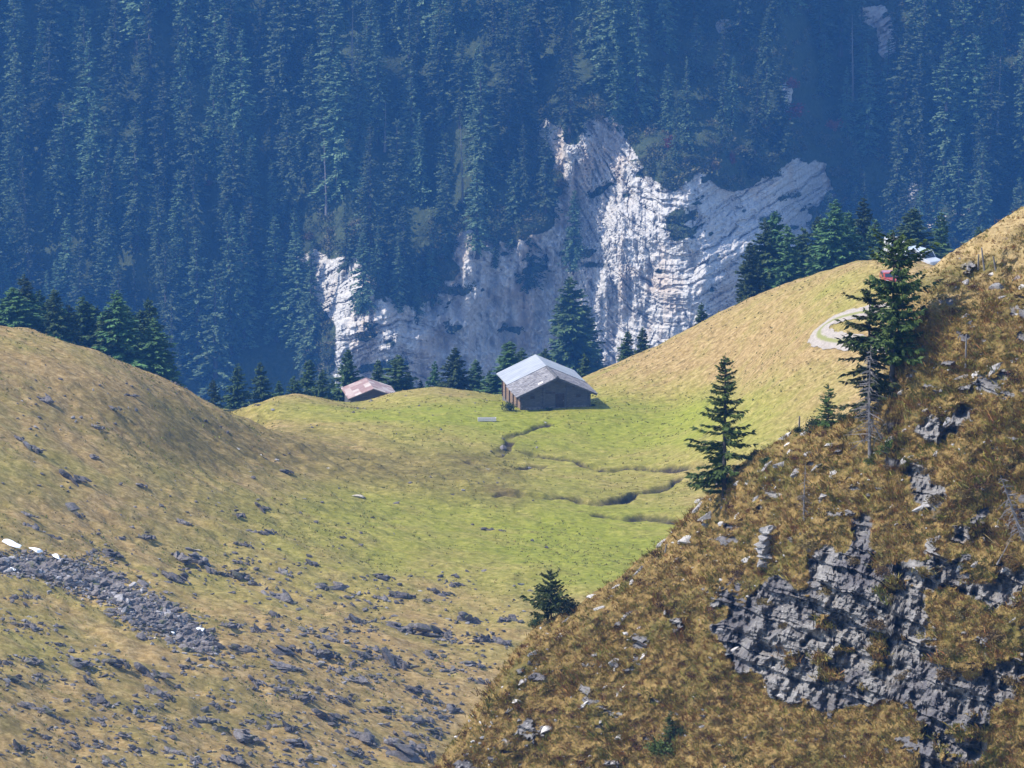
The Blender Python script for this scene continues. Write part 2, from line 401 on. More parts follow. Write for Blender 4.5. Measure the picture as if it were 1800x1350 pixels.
brown = heath * .55 + blob(250, 900, 350, 90, .30) + blob(250, 760, 250, 60, .25) + blob(200, 700, 200, 45, .35) + blob(750, 1100, 350, 110, .15) + blob(300, 1250, 420, 130, .32) + blob(900, 800, 160, 20, .3) + blob(1100, 860, 160, 60, .15)
V = np.stack([XX, YY, ZZ], -1).reshape(-1, 3)
me = make_mesh('meadow', V, gridfaces(len(VY), len(VU)), M_MEADOW, True, dict(green=np.clip(green, 0, 1), brown=np.clip(brown, 0, 1), soil=soil))
tag(link('meadow', me), kind='structure')

# gravel road: a ribbon laid on the slope
m, nt, b = newmat('gravel'); uvn = N(nt, 'ShaderNodeUVMap', uv_map='strata').outputs['UV']; sx = N(nt, 'ShaderNodeSeparateXYZ'); nt.links.new(uvn, sx.inputs[0])
f = noise(nt, 2.5, 6, .7)
c = ramp(nt, f, [(.3, (.23, .195, .16)), (.7, (.38, .335, .29))])
mid_ = math_(nt, 'ABSOLUTE', math_(nt, 'ADD', sx.outputs['X'], math_(nt, 'MULTIPLY_ADD', f, .25, -.625)))
c = mix(nt, ramp(nt, mid_, [(.06, (1, 1, 1)), (.15, (0, 0, 0))]), c, (.20, .20, .07))
setc(nt, b, c); M_GRAVEL = m
dense = []
for (x0, y0), (x1, y1) in zip(roadw[:-1], roadw[1:]):
    for k in range(12): dense.append((x0 + (x1 - x0) * k / 12, y0 + (y1 - y0) * k / 12))
dense.append(roadw[-1]); dn = np.array(dense)
for _ in range(30): dn[1:-1] = (dn[:-2] + dn[2:] + 2 * dn[1:-1]) / 4
tg = np.gradient(dn, axis=0); tg /= np.linalg.norm(tg, axis=1)[:, None]; nm = np.stack([-tg[:, 1], tg[:, 0]], 1)
rv, ruv = [], []
NWR = 9
for i in range(len(dn)):
    for k in range(NWR):
        t = k / (NWR - 1); wob = .25 * math.sin(i * .7) + .15 * math.sin(i * 1.9)
        p = dn[i] + nm[i] * ((t - .5) * (2.5 + (wob if k in (0, NWR - 1) else 0)))
        rv.append((p[0], p[1], vground(p[0], p[1]) + .10)); ruv.append((t, i * .1))
me = make_mesh('road', np.array(rv), gridfaces(len(dn), NWR), M_GRAVEL, True, uv=np.array(ruv))
tag(link('road', me), kind='structure')

# ------------------------------------------------------------------ far mountainside with its rock face
cliffP = [(515,452),(545,430),(600,438),(635,470),(655,520),(690,530),(735,548),(765,512),(800,470),(802,425),(835,410),(890,418),(925,402),(975,398),(992,360),(976,300),(957,255),(948,215),(985,210),(1008,240),(1035,206),(1090,220),(1112,262),(1142,302),(1190,328),(1240,300),(1290,332),(1350,306),(1395,285),(1452,290),(1466,330),(1432,380),(1400,420),(1400,760),(560,760),(600,640),(572,545),(525,505)]
small_rocks = [(1605,345,24,48),(1630,385,45,16),(1385,175,16,36),(1535,20,28,24),(1275,45,18,14),(1560,60,16,40),(1690,370,18,12),(1330,215,14,10),(825,415,22,14),(1100,500,10,8)]
def rockmask(px, py):
    w = fbm(px / 45, py / 45, 4, 31) * 26 + fbm(px / 12, py / 12, 2, 32) * 7
    d = inpoly(px, py, cliffP) + w
    r = sst(-6, 8, d)
    for a, b_, rx, ry in small_rocks: r = np.maximum(r, sst(.0, .5, 1 - np.hypot((px - a) / rx, (py - b_) / ry) + w * .035))
    nz = fbm(px / 22, py / 16, 4, 38)
    veg = sst(.34, .52, fbm(px / 55 + py / 90, py / 34, 5, 37) + nz * .25)       # grassy ledges
    for a, b_, rx, ry in ((1035, 465, 50, 8), (690, 605, 26, 12), (1350, 385, 50, 7)):
        veg = np.maximum(veg, .9 * np.exp(-((px - a - (py - b_) * .6) / rx) ** 2 - ((py - b_) / ry) ** 2) * sst(-.25, .35, nz + .1))
    return r * (1 - .85 * veg), r
GS = 2.1
MC = np.arange(-360, 2161, GS); MR = np.arange(780, -420, -GS)
PXm, PYm = np.meshgrid(MC, MR)
rk_vis, rk = rockmask(PXm, PYm)
s = 1.35 * (1 - rk) + 4.2 * rk
D = np.zeros_like(PXm); D[0] = 1440
step = GS
for i in range(1, len(MR)): D[i] = D[i - 1] + step * D[i - 1] * 1.05 / (F * (s[i] + .2))
for _ in range(3): D = blur(D, 12, 1)
# buttresses: rib that faces the sun, hollow beside it
def bumpx(x, c, l, r_): return np.where(x < c, np.exp(-((x - c) / l) ** 2), np.exp(-((x - c) / r_) ** 2))
ax = PXm - (PYm - 400) * .22
D -= 26 * bumpx(ax, 1195, 120, 150) * sst(760, 560, PYm) ** .3 * sst(160, 300, PYm)
D -= 13 * bumpx(PXm - (PYm - 550) * .3, 660, 75, 70) * np.exp(-((PYm - 560) / 130) ** 2)
D -= 8 * bumpx(PXm - (PYm - 550) * .1, 830, 35, 60) * np.exp(-((PYm - 570) / 120) ** 2)
D -= 6 * bumpx(PXm, 1000, 30, 50) * np.exp(-((PYm - 280) / 80) ** 2)
D += fbm(PXm / 150, PYm / 150, 3, 41) * 14
# folded strata
gx = np.interp(PXm, [400, 560, 700, 800, 900, 1000, 1060, 1110, 1160, 1220, 1300, 1500, 1700], [110, 40, -20, 10, 110, 250, 370, 440, 470, 470, 425, 280, 150])
S = PYm - gx + fbm(PXm / 130, PYm / 130, 3, 43) * 16 + fbm(PXm / 26, PYm / 26, 3, 45) * 5; Qc = PXm + (gx - 300) * .55 + fbm(PXm / 60, PYm / 60, 3, 44) * 10
S = S + fbm(S / 38, Qc / 260, 3, 57) * 22
disp = 0
for T, A, B in ((26, 2.0, 60), (11, .9, 23)):
    li = np.floor(S / T); fr = S / T - li
    qi = np.floor(Qc / B + _h(li, li * 0, li * 0, 51) * 7)
    disp = disp + A * (_h(li, li * 0, li * 0, 52) - .5) * 1.3 + A * (_h(qi, li, li * 0, 53) - .5) * .8 - A * .55 * (fr - .5)
crack = 0
for T, A, sd_ in ((26, 1.5, 1), (11, .8, 2)):
    wv_ = S + fbm(PXm / 34, PYm / 34, 3, 300 + sd_) * T * .5
    fr = wv_ / T - np.floor(wv_ / T); crack = crack + A * (1 - sst(.10, .2, fr)) * sst(-.12, .12, fbm(Qc / 70, S / 9, 3, 310 + sd_))
wq_ = Qc + fbm(PXm / 30, PYm / 30, 3, 320) * 16; fr = wq_ / 31 - np.floor(wq_ / 31)
crack = crack + .9 * (1 - sst(.07, .14, fr)) * sst(.0, .2, fbm(Qc / 20, S / 60, 3, 321))
vert = fbm(PXm / 13, PYm / 85, 4, 46) * 3.4 * np.interp(PXm, [500, 1150, 1300], [1, 1, .35]) + fbm(PXm / 26, PYm / 26, 4, 47) * 2.4
D += ((disp * .6 + crack) * np.interp(PXm - (PYm - 400) * .35, [600, 700, 760, 960, 1050], [1, .9, .35, .4, 1]) + vert * np.interp(PXm, [700, 800, 960, 1060], [.8, 1.3, 1.3, .8]) + np.abs(fbm(PXm / 30, PYm / 38, 4, 58)) * 5 * np.interp(PXm, [700, 800, 960, 1080], [.2, 1, 1, .2]) + fbm(PXm / 6, PYm / 6, 2, 49) * .9) * rk + fbm(PXm / 20, PYm / 20, 3, 48) * .9 * (1 - rk)
kx, kz = ray(PXm, PYm)
Vm = np.stack([kx * D, D, kz * D], -1)
uvm = np.stack([Qc * .115, S * .115], -1).reshape(-1, 2)
Fm = gridfaces(*PXm.shape)
fr_ = rk.ravel()[Fm].mean(1) > .5
MNT = D
def MP(px, py):
    i = (780 - py) / GS; j = (px + 360) / GS
    i = min(max(int(round(i)), 0), D.shape[0] - 1); j = min(max(int(round(j)), 0), D.shape[1] - 1)
    return Vector(Vm[i, j])
def sub(name, sel):
    fs = Fm[sel]; used, inv = np.unique(fs, return_inverse=True)
    me = make_mesh(name, Vm.reshape(-1, 3)[used], inv.reshape(-1, 4), M_CLIFF, False, dict(rock=rk_vis.ravel()[used]), uvm[used])
    return tag(link(name, me), kind='structure')
sub('mountainside', ~fr_); sub('cliff', fr_)

# ------------------------------------------------------------------ near hillside on the right
Sp = np.array([(500,1800),(600,1620),(700,1440),(762,1350),(820,1262),(880,1180),(940,1098),(1000,1072),(1050,1040),(1100,1003),(1160,955),(1200,915),(1230,880),(1280,836),(1330,795),(1380,765),(1430,748),(1480,738),(1520,718),(1556,690),(1572,600),(1590,500),(1612,482),(1640,467),(1680,436),(1720,413),(1760,388),(1800,362),(2060,215)], float)
HC = np.arange(560, 2060, 2.2); NR = 620
Srow = np.interp(HC, Sp[:, 0], Sp[:, 1]); Srow = Srow + fbm(HC / 28, HC * 0, 4, 61) * 9 * np.interp(HC, [1560, 1640], [1, .3]) + fbm(HC / 6, HC * 0, 2, 62) * 2.2
BOT = 1560.0
vv = np.linspace(1, 0, NR)[:, None]                       # bottom to crest
PXh = np.broadcast_to(HC[None], (NR, len(HC))); PYh = Srow[None] + (np.maximum(BOT - Srow, 20)[None]) * vv ** 1.0
z8 = lambda L: [(1200 + a / 2.455, 800 + b_ / 2.455) for a, b_ in L]
rockP = [z8([(185,600),(205,690),(150,750),(175,830),(240,900),(330,985),(380,1050),(600,1105),(900,1085),(1010,1020),(1010,1100),(990,1170),(1040,1300),(1050,1420),(1280,1420),(1320,1200),(1390,1080),(1500,1000),(1500,860),(1330,890),(1250,990),(1150,930),(1070,830),(1030,740),(1060,600),(1150,540),(1215,430),(1130,430),(1000,510),(860,480),(800,400),(790,270),(740,290),(715,400),(640,390),(520,430),(505,560),(400,520),(330,600),(250,650)]),
  [(1600,760),(1630,715),(1655,745),(1700,715),(1690,770),(1640,772)], z8([(940,10),(1010,20),(1060,100),(1170,140),(1120,240),(1020,240),(1000,120)]),
  z8([(1180,300),(1260,250),(1300,230),(1250,380),(1150,370)]), [(1700,1040),(1760,1000),(1830,1010),(1830,1060),(1740,1075)]]
wr = fbm(PXh / 38, PYh / 38, 4, 63) * 24 + fbm(PXh / 10, PYh / 10, 2, 64) * 6
rh = np.zeros(PXh.shape)
for P in rockP: rh = np.maximum(rh, sst(-8, 8, inpoly(PXh, PYh, P) + wr))
patch = sst(.27, .42, fbm(PXh / 50, PYh / 34, 5, 66, .6))      # turf on ledges
rh_vis = rh * (1 - patch * .95)
rh_vis = np.maximum(rh_vis, sst(.28, .44, fbm(PXh / 34, PYh / 22, 5, 67, .6)) * .85 * sst(10, 60, PYh - Srow[None]))
upper = 1 - sst(560, 760, PYh)
RR = np.arange(1560, 180, -4.0); gx_, gy_ = np.meshgrid(HC, RR)
wr_ = fbm(gx_ / 38, gy_ / 38, 4, 63) * 24
rr_ = np.zeros(gx_.shape)
for P in rockP: rr_ = np.maximum(rr_, sst(-8, 8, inpoly(gx_, gy_, P) + wr_))
up_ = 1 - sst(520, 720, gy_)
s = (.9 * (1 - up_) + .6 * up_) * (1 - rr_) + 2.2 * rr_
Dg = np.zeros(gx_.shape); Dg[0] = np.interp(HC, [560, 760, 1100, 1300, 1600, 2060], [244, 239, 228, 221, 210, 196])
for i in range(1, len(RR)): Dg[i] = Dg[i - 1] + 4.0 * Dg[i - 1] * 1.05 / (F * (s[i] + .22))
for _ in range(3): Dg = blur(Dg, 22, 1)
fi_ = np.clip((1560 - PYh) / 4, 0, len(RR) - 1.01); i0 = fi_.astype(int); fi_ = fi_ - i0; jj_ = np.broadcast_to(np.arange(len(HC))[None], i0.shape)
Dh = Dg[i0, jj_] * (1 - fi_) + Dg[i0 + 1, jj_] * fi_ + 2.2 * np.clip(1 - (PYh - Srow[None]) / 50, 0, 1) ** 2
# rock buttress stands out from the turf
gut = fbm(PXh / 150, PYh / 150, 3, 68)
D2 = Dh + gut * .9
hs = fbm(PXh / 16, PYh / 13, 4, 69) * .42 + fbm(PXh / 55, PYh / 45, 3, 70) * .9
Sh = PYh + (PXh - 1400) * -.38 + fbm(PXh / 110, PYh / 110, 3, 71) * 16 + fbm(PXh / 22, PYh / 22, 3, 78) * 5; Qh = PXh + fbm(PXh / 40, PYh / 40, 3, 72) * 12
disp = 0
for T, A, B in ((46, .75, 120), (21, .30, 47), (8, .08, 17)):
    li = np.floor(Sh / T); fr = Sh / T - li; qi = np.floor(Qh / B + _h(li, li * 0, li * 0, 73) * 7)
    disp = disp + A * (_h(li, li * 0, li * 0, 74) - .5) + A * (_h(qi, li, li * 0, 75) - .5) * 1.1 + A * .7 * (.5 - fr)
vert = fbm(PXh / 24, PYh / 40, 4, 76) * .35
crag = (fbm(PXh / 7, PYh / 9, 3, 79) * .14 + fbm((PXh + PYh * .25) / 16, (PYh - PXh * .5) / 50, 5, 84, .6) * .7 + np.abs(fbm(PXh / 26, PYh / 26, 4, 80)) * 1.5 + np.abs(fbm((PXh + PYh) / 30, (PYh - PXh) / 60, 3, 83)) * .8)
D2 = D2 + crag * rh + hs * (1 - rh_vis) - patch * rh * .7 + (disp * 1.25 + vert) * rh + (disp * .7) * rh_vis * (1 - rh) + rh * 0.0
kx, kz = ray(PXh, PYh)
Vh = np.stack([kx * D2, D2, kz * D2], -1)
extra = []
last = Vh[-1]
for k in range(1, 15):
    q = last.copy(); q[:, 1] += k * 1.6; q[:, 0] += 0; q[:, 2] -= .25 * k * 1.6 + .09 * (k * 1.6) ** 1.5; extra.append(q)
Vh_all = np.concatenate([Vh, np.array(extra)], 0)
pad = lambda a: np.concatenate([a, np.repeat(a[-1:], 14, 0)], 0)
pale = sst(0, 1, (1 - sst(440, 600, PYh - (PXh - 1700) * -.35)) + (PXh > 1560) * 0) * (PXh > 1560)
pale = pale * np.clip(.9 + fbm(PXh / 40, PYh / 20, 3, 77) * .5, 0, 1)
uvh = np.stack([pad(Qh) * .07, pad(Sh) * .07], -1).reshape(-1, 2)
me = make_mesh('hillside', Vh_all.reshape(-1, 3), gridfaces(NR + 14, len(HC)), M_HILL, False, dict(rock=pad(rh_vis), pale=pad(pale)), uvh)
tag(link('hillside', me), kind='structure')
def HP(px, py):
    j = min(max(int(round((px - 560) / 2.2)), 0), len(HC) - 1)
    t = (py - Srow[j]) / max(BOT - Srow[j], 20); i = min(max(int(round((1 - t) * (NR - 1))), 0), NR - 1)
    return Vector(Vh[i, j])

# ------------------------------------------------------------------ grass tufts (stuff)
def tufts(name, base, hgt, wid, nb, mat, seed, lean, kind_label):
    rng = np.random.default_rng(seed); n = len(base)
    B = np.repeat(base, nb, 0); H = np.repeat(hgt, nb); k = len(B)
    B = B + np.stack([rng.normal(0, .35, k) * H, rng.normal(0, .35, k) * H, np.full(k, -.05)], 1)
    az = rng.uniform(0, 6.283, k); out = np.abs(rng.normal(0, .45, k)) * H
    d = np.stack([np.cos(az) * out + lean[0] * H, np.sin(az) * out + lean[1] * H, H * rng.uniform(.5, 1.1, k)], 1)
    wa = rng.uniform(0, 3.14, k); w = np.stack([np.cos(wa), np.sin(wa) * .3, wa * 0], 1) * np.repeat(wid, nb)[:, None] * rng.uniform(.5, 1.3, k)[:, None]
    V = np.stack([B - w, B + w, B + d * .6 + w * .6 + [0, 0, .0], B + d + [0, 0, -.15] * H[:, None]], 1).reshape(-1, 3)
    Q = np.arange(4 * k).reshape(-1, 4)
    tone = np.repeat(np.repeat(rng.uniform(0, 1, n), nb) * .7 + rng.uniform(0, .3, k), 4); hue = np.repeat(np.repeat(rng.uniform(0, 1, n), nb), 4)
    me = make_mesh(name, V, Q, mat, False, dict(tone=tone, hue=hue))
    return tag(link(name, me), kind_label, 'grass', kind='stuff')
rng = np.random.default_rng(5)
n = 75000
jj = rng.integers(0, len(HC), n); ii = rng.integers(0, NR, n)
# weight by real area: long columns hold more turf
keep = (rng.uniform(0, 1, n) < np.clip((BOT - Srow[jj]) / 1150, 0, 1)) & (rh_vis[ii, jj] < .38) & (PYh[ii, jj] < 1400)
jj, ii = jj[keep], ii[keep]
base = Vh[ii, jj] + rng.normal(0, .03, (len(ii), 3))
hg = rng.uniform(.10, .34, len(ii)) * (1 - .45 * pale[ii, jj]) * (1 + .6 * patch[ii, jj])
tufts('grass', base, hg, hg * .05 + .006, 11, M_TUFTF, 3, (-.25, -.35), 'brown and rust dry grass tufts covering the near hillside')
n = 95000
u = rng.uniform(VU[0], VU[-1], n); y = rng.uniform(395, 640, n)
dens = np.clip(.35 + .9 * (fbm(u * y / 6, y / 9, 3, 81)), .06, 1); kp = rng.uniform(0, 1, n) < dens
u, y = u[kp], y[kp]; z = bil(ZZ, u, y); x = u * y
dr = seg_dist(x, y, roadw); kp = dr > rng.uniform(.9, 1.7, len(dr)); x, y, z = x[kp], y[kp], z[kp]
hg = rng.uniform(.10, .30, len(x)); base = np.stack([x, y, z], 1)
tufts('grass', base, hg, hg * .3, 4, M_TUFTM, 4, (.15, -.2), 'low olive and straw coloured grass tussocks on the open meadow')

# ------------------------------------------------------------------ rocks
def ico(sub_):
    bm = bmesh.new(); bmesh.ops.create_icosphere(bm, subdivisions=sub_, radius=1)
    v = np.array([v.co[:] for v in bm.verts]); f = np.array([[w.index for w in f_.verts] for f_ in bm.faces]); bm.free(); return v, f
ICO = {k: ico(k) for k in (1, 2, 3, 4)}
def rock_arr(rng, sub_, sc=(1, 1, 1), cuts=12, rough=.06):
    v, f = ICO[sub_]; v = v.copy()
    for _ in range(cuts):
        nrm = rng.normal(0, 1, 3); nrm[2] *= 1.2; nrm /= np.linalg.norm(nrm); c = rng.uniform(.30, .80)
        d = v @ nrm - c; v -= nrm * np.maximum(d, 0)[:, None]
    o = rng.uniform(0, 50, 3)
    if rough:
        nn = vn(v[:, 0] * 2.5 + o[0], v[:, 1] * 2.5 + o[1], v[:, 2] * 2.5 + o[2], 5) - .5 + .5 * (vn(v[:, 0] * 7 + o[0], v[:, 1] * 7, v[:, 2] * 7 + o[2], 6) - .5)
        v *= (1 + nn * rough * 4)[:, None]
    return v * np.array(sc), f
def rotm(rx, ry, rz): return np.array(Euler((rx, ry, rz)).to_matrix())
def boulder_mesh(name, seed, mat, sc, sub_=3, cuts=13, rough=.05):
    rg = np.random.default_rng(seed); v, f = rock_arr(rg, sub_, sc, cuts, rough)
    return make_mesh(name, v, f, mat)
def outcrop_mesh(name, seed, mat, n=14, tilt=.35, el=1.0, sub_=2):
    """a knob of bedrock: tilted slabs of one bed grown together; about 1 wide"""
    rg = np.random.default_rng(seed); Vs, Fs, b_ = [], [], 0
    v, f = rock_arr(rg, 3, (.46 * el, .15, .10), 14, .06); Vs.append(v @ rotm(-.2, 0, 0).T); Fs.append(f); b_ = len(v)
    for i in range(n):
        t = rg.uniform(-1, 1); big = (1 - abs(t) * .6) * rg.uniform(.5, 1.1)
        v, f = rock_arr(rg, sub_, (.22 * big * rg.uniform(.7, 1.4), .16 * big, .075 * big * rg.uniform(.6, 1.7)), 10, .05)
        v = v @ rotm(rg.normal(-.25, .3), rg.normal(tilt, .25), rg.normal(0, .5)).T
        v += [t * .40 * el, rg.normal(0, .08), abs(rg.normal(.05, .07)) * (1 - abs(t) * .5)]
        Vs.append(v); Fs.append(f + b_); b_ += len(v)
    return make_mesh(name, np.vstack(Vs), np.vstack(Fs), mat)
OUT = [outcrop_mesh('rock_outcrop', 100 + i, M_ROCKD, 18 + i % 8 * 2, .3 + .1 * (i % 3)) for i in range(10)]
BLD = [boulder_mesh('boulder', 200 + i, M_ROCKD, (1, .8, .55 + .1 * (i % 3))) for i in range(6)]
SLBL = [boulder_mesh('rock_slab', 220 + i, M_ROCKL, (1, .6, .36 + .06 * (i % 3)), 3, 26, .045) for i in range(7)]
SLBM = [boulder_mesh('rock_slab', 240 + i, M_ROCKM, (1, .65, .45 + .06 * (i % 3)), 3, 26, .05) for i in range(7)]
TAN = boulder_mesh('boulder', 260, M_ROCKT, (1, .7, .35))

# outcrops and boulders of the meadow: (x, y, width) read at twice the photograph's size, below y = 675
L2 = [(150,60,80),(455,40,60),(395,90,60),(335,155,60),(60,195,50),(110,232,90),(330,265,40),(490,360,45),(255,335,110),(95,465,50),(110,505,70),(185,540,60),(270,465,50),(505,545,80),(425,545,40),(315,605,45),(385,600,80),
 (995,310,60),(920,448,60),(645,492,55),(460,505,30),(880,520,45),(940,528,60),(855,568,55),(1200,545,30),(1095,640,55),(1335,682,85),(1605,707,40),(1550,740,80),(1410,750,90),(1340,755,60),(1710,512,50),(1765,520,25),
 (650,625,150),(600,685,120),(740,660,70),(830,680,80),(830,630,40),(905,710,60),(1000,670,60),(975,755,120),(1150,720,130),(1065,870,80),(800,855,90),(960,820,50),(1250,840,100),(1390,860,110),(1500,885,150),(1660,840,120),(1760,910,70),(1790,830,70),
 (840,935,100),(990,945,120),(1130,962,120),(1270,960,90),(1380,985,150),(1510,955,60),(1650,990,70),(760,985,70),(1000,1005,110),(1250,1050,100),(1100,1070,60),(1200,1115,80),(1060,1110,90),(1440,1075,90),(1500,1120,70),(1590,1150,70),(1340,1150,80),(1150,1180,130),(1460,1190,90),(1260,1245,140),(1400,1275,120),(1420,1312,180),
 (100,980,90),(40,1045,80),(310,1048,60),(270,985,110),(400,990,90),(530,1030,140),(550,1092,100),(330,1115,100),(110,1142,120),(750,1130,40),(720,1190,110),(870,1190,50),(1010,1215,70),(860,1245,110),(1030,1272,90),(820,1292,70),(610,1300,80),(820,1332,90),(500,1175,60),(350,1190,60),(130,1032,40),(480,1140,50),(90,755,45),(120,860,50),(70,850,40),(1230,870,60),(1160,905,70),(1310,935,60),(1580,1010,60),(1690,1050,60),(1560,900,60),(1700,905,80),
 (900,870,60),(700,880,50),(650,1000,60),(900,1060,70),(980,1090,50),(1180,1010,60),(1320,1030,50),(590,1200,40),(430,1240,60),(250,1270,60),(60,1290,70),(160,1250,40),(1520,1230,60),(1560,1180,50),(1440,1245,60),(960,1170,60),(1100,1320,80),(1240,1300,70),(1000,1335,60),(680,1330,60),(220,1190,50),(20,980,40),(200,920,50),(480,1290,70),(380,1330,60)]
special = {(255,335):('long low dark rock ridge breaking the turf near the left edge of the meadow',),
 (650,625):('broad dark rock hump heading the stony ground right of the tan stone',),
 (1335,682):('rounded dark rock knob alone on the green meadow above the slabs',),
 (1150,720):('spiky dark rock crest where green meadow turns stony',),
 (1420,1312):('widest jagged rock rib at the bottom edge beside the near hillside',)}
used_rocks = 0
for i, (a, b_, w) in enumerate(L2):
    px, py = a / 2, 675 + b_ / 2
    p = VP(px, py); sc = w / 2 * p.y / F * 1.5
    o = link('rock_outcrop', OUT[i % len(OUT)], None, p + Vector((0, 0, -.03 * sc)), (random.uniform(-.1, .1), random.uniform(-.02, .16), random.uniform(-.5, .5)), (sc * random.choice((1, -1)) , sc * .95, sc * random.uniform(.7, 1.1)))
    o.scale[0] = abs(o.scale[0])
    zone = 'high on the left grass slope' if py < 860 else ('on the green middle of the meadow' if py < 1010 and px > 420 else ('on the stony lower left meadow' if px < 420 else ('on the boulder strewn slope left of the near hillside')))
    if (a, b_) in special: tag(o, special[(a, b_)][0], 'rock', 'dark rock outcrops on the meadow')
    else: tag(o, ('small' if w < 65 else 'broad') + ' jagged dark grey outcrop ' + zone, 'rock', 'dark rock outcrops on the meadow')
def place_rock(mesh, px, py, w, label, group=None, flat=.8, cat='rock', name='boulder', sink=.15, rot=None, fn=VP):
    p = fn(px, py); sc = w * p.y / F / 2
    o = link(name, mesh, None, p + Vector((0, 0, -sink * sc)), rot or (random.uniform(-.15, .15), random.uniform(-.1, .2), random.uniform(-.6, .6)), (sc, sc, sc * flat))
    return tag(o, label, cat, group)
place_rock(BLD[0], 120, 883, 112, 'largest dark whaleback rock lying long and low in the left meadow', flat=.5, name='rock_hump')
place_rock(OUT[3], 412, 905, 120, 'wide dark rock hump on green grass left of the meadow centre', flat=1.2, name='rock_outcrop')
place_rock(SLBL[0], 35, 704, 22, 'small pale stone above the left meadow, nearest the left edge')
place_rock(SLBL[1], 415, 786, 28, 'flat pale slab, upper left one of the line of three on brown heath', flat=.5, name='rock_slab')
place_rock(SLBL[2], 457, 799, 17, 'smallest flat pale slab, middle of the line of three on brown heath', flat=.5, name='rock_slab')
place_rock(SLBL[3], 480, 806, 32, 'thin pale slab at the lower end of the line of three on brown heath', flat=.4, name='rock_slab')
place_rock(SLBL[4], 437, 831, 18, 'light pebble shaped boulder below the line of three pale slabs')
place_rock(SLBL[5], 575, 823, 16, 'small pale block right of the jagged rock on brown heath')
place_rock(SLBL[6], 530, 876, 22, 'flat pale slab on grass left of the wide flat pale rock', flat=.5, name='rock_slab')
place_rock(TAN, 620, 871, 44, 'wide flat pale tan rock with dark shadowed right end in mid meadow', flat=.8)
place_rock(BLD[2], 636, 876, 16, 'dark stone leaning on the right end of the flat tan rock')
place_rock(BLD[1], 696, 886, 19, 'single squarish dark block standing in mid meadow', flat=1.5)
place_rock(SLBL[1], 715, 814, 44, 'long thin pale slab lying flat below the two barns', flat=.35, name='rock_slab')
place_rock(SLBL[2], 860, 826, 26, 'pale slab beside the faint stream left of the wet channel', flat=.5, name='rock_slab')
place_rock(SLBM[2], 928, 822, 26, 'grey slab on the bank of the faint stream', flat=.5, name='rock_slab')
place_rock(SLBM[0], 673, 772, 22, 'flat grey stone on grass straight below the small rusty hut', flat=.5)
place_rock(BLD[3], 881, 789, 23, 'dark round boulder at the end of the stream below the large barn', flat=1.5)
place_rock(SLBM[4], 957, 743, 26, 'low grey rock by the stream source in front of the large barn', flat=.6)
place_rock(TAN, 338, 967, 34, 'light tan stone slab on the left meadow above the scree', flat=.6)
place_rock(SLBL[3], 735, 1038, 24, 'pale flat topped stone right of the dark rock knob', flat=.6)
place_rock(SLBM[3], 382, 883, 26, 'brownish flat stone left above the wide dark hump', flat=.6)
place_rock(SLBM[1], 378, 1165, 32, 'pale grey boulder just below the end of the scree', flat=.9)
place_rock(SLBM[5], 917, 1028, 24, 'pale upright boulder left of the small crooked pine', flat=1.6)
place_rock(SLBL[4], 560, 1303, 12, 'tiny white stone standing at the bottom of the stony slope', flat=1.8)
place_rock(SLBL[5], 695, 1187, 18, 'light block among dark rocks left of the near hillside')
place_rock(BLD[4], 857, 705, 9, 'small dark stone on the grass left of the large barn', flat=1.2)
place_rock(SLBL[0], 868, 717, 10, 'small pale stone beside the bush at the large barn')
place_rock(BLD[5], 715, 696, 9, 'small brown stone on the mound right of the rusty hut')
OUTP = outcrop_mesh('rock_pile', 300, M_ROCKM, 16, .2, .7)
place_rock(OUTP, 656, 705, 52, 'lumpy grey rock pile on the mound in front of the rusty hut', flat=1.7, name='rock_pile', rot=(0, 0, .2))
# scattered single boulders on the stony part
cnt = 0; tries = 0
rs = np.random.default_rng(31)
while cnt < 120 and tries < 4000:
    tries += 1
    px = rs.uniform(-10, 950); py = rs.uniform(880, 1350)
    if px > 1130 - (py - 800) * .75 or (py < 1000 and rs.uniform() < .8): continue
    if float(fbm(np.array([px / 90.]), np.array([py / 50.]), 3, 91)[0]) < -.05: continue
    w = rs.uniform(9, 24)
    light = rs.uniform() < .22
    place_rock((SLBM if light else BLD)[cnt % 6], px, py, w, ('pale grey' if light else 'dark grey') + ' loose boulder among the outcrops of the lower meadow', 'loose boulders on the lower meadow', flat=rs.uniform(.7, 1.3)); cnt += 1
# snow patches
def snow(px, py, w, h, label):
    p = VP(px, py); sc = w * p.y / F / 2
    rg = np.random.default_rng(int(px)); v, f = rock_arr(rg, 3, (1.1, 1.5, .13), 14, .06)
    v[:, 2] += -.05 * v[:, 0]
    o = link('snow_patch', make_mesh('snow_patch', v, f, M_SNOW, True), None, p + Vector((0, -.3, .35)), (.28, .22, .2), (sc, sc * .6, sc)); tag(o, label, 'snow', 'old snow on the scree')
snow(22, 961, 34, 12, 'bright white snow patch nearest the left edge above the scree')
snow(65, 973, 32, 12, 'middle bright snow patch of the three above the scree')
snow(100, 986, 26, 8, 'small snow patch split by a stone, rightmost of the three')
snow(305, 1117, 10, 7, 'tiny round snow spot near the lower end of the scree')
snow(353, 1113, 20, 8, 'narrow slanting snow sliver at the lower right tip of the scree')
snow(25, 1005, 14, 5, 'thin faint snow streak under the scree at the left edge')
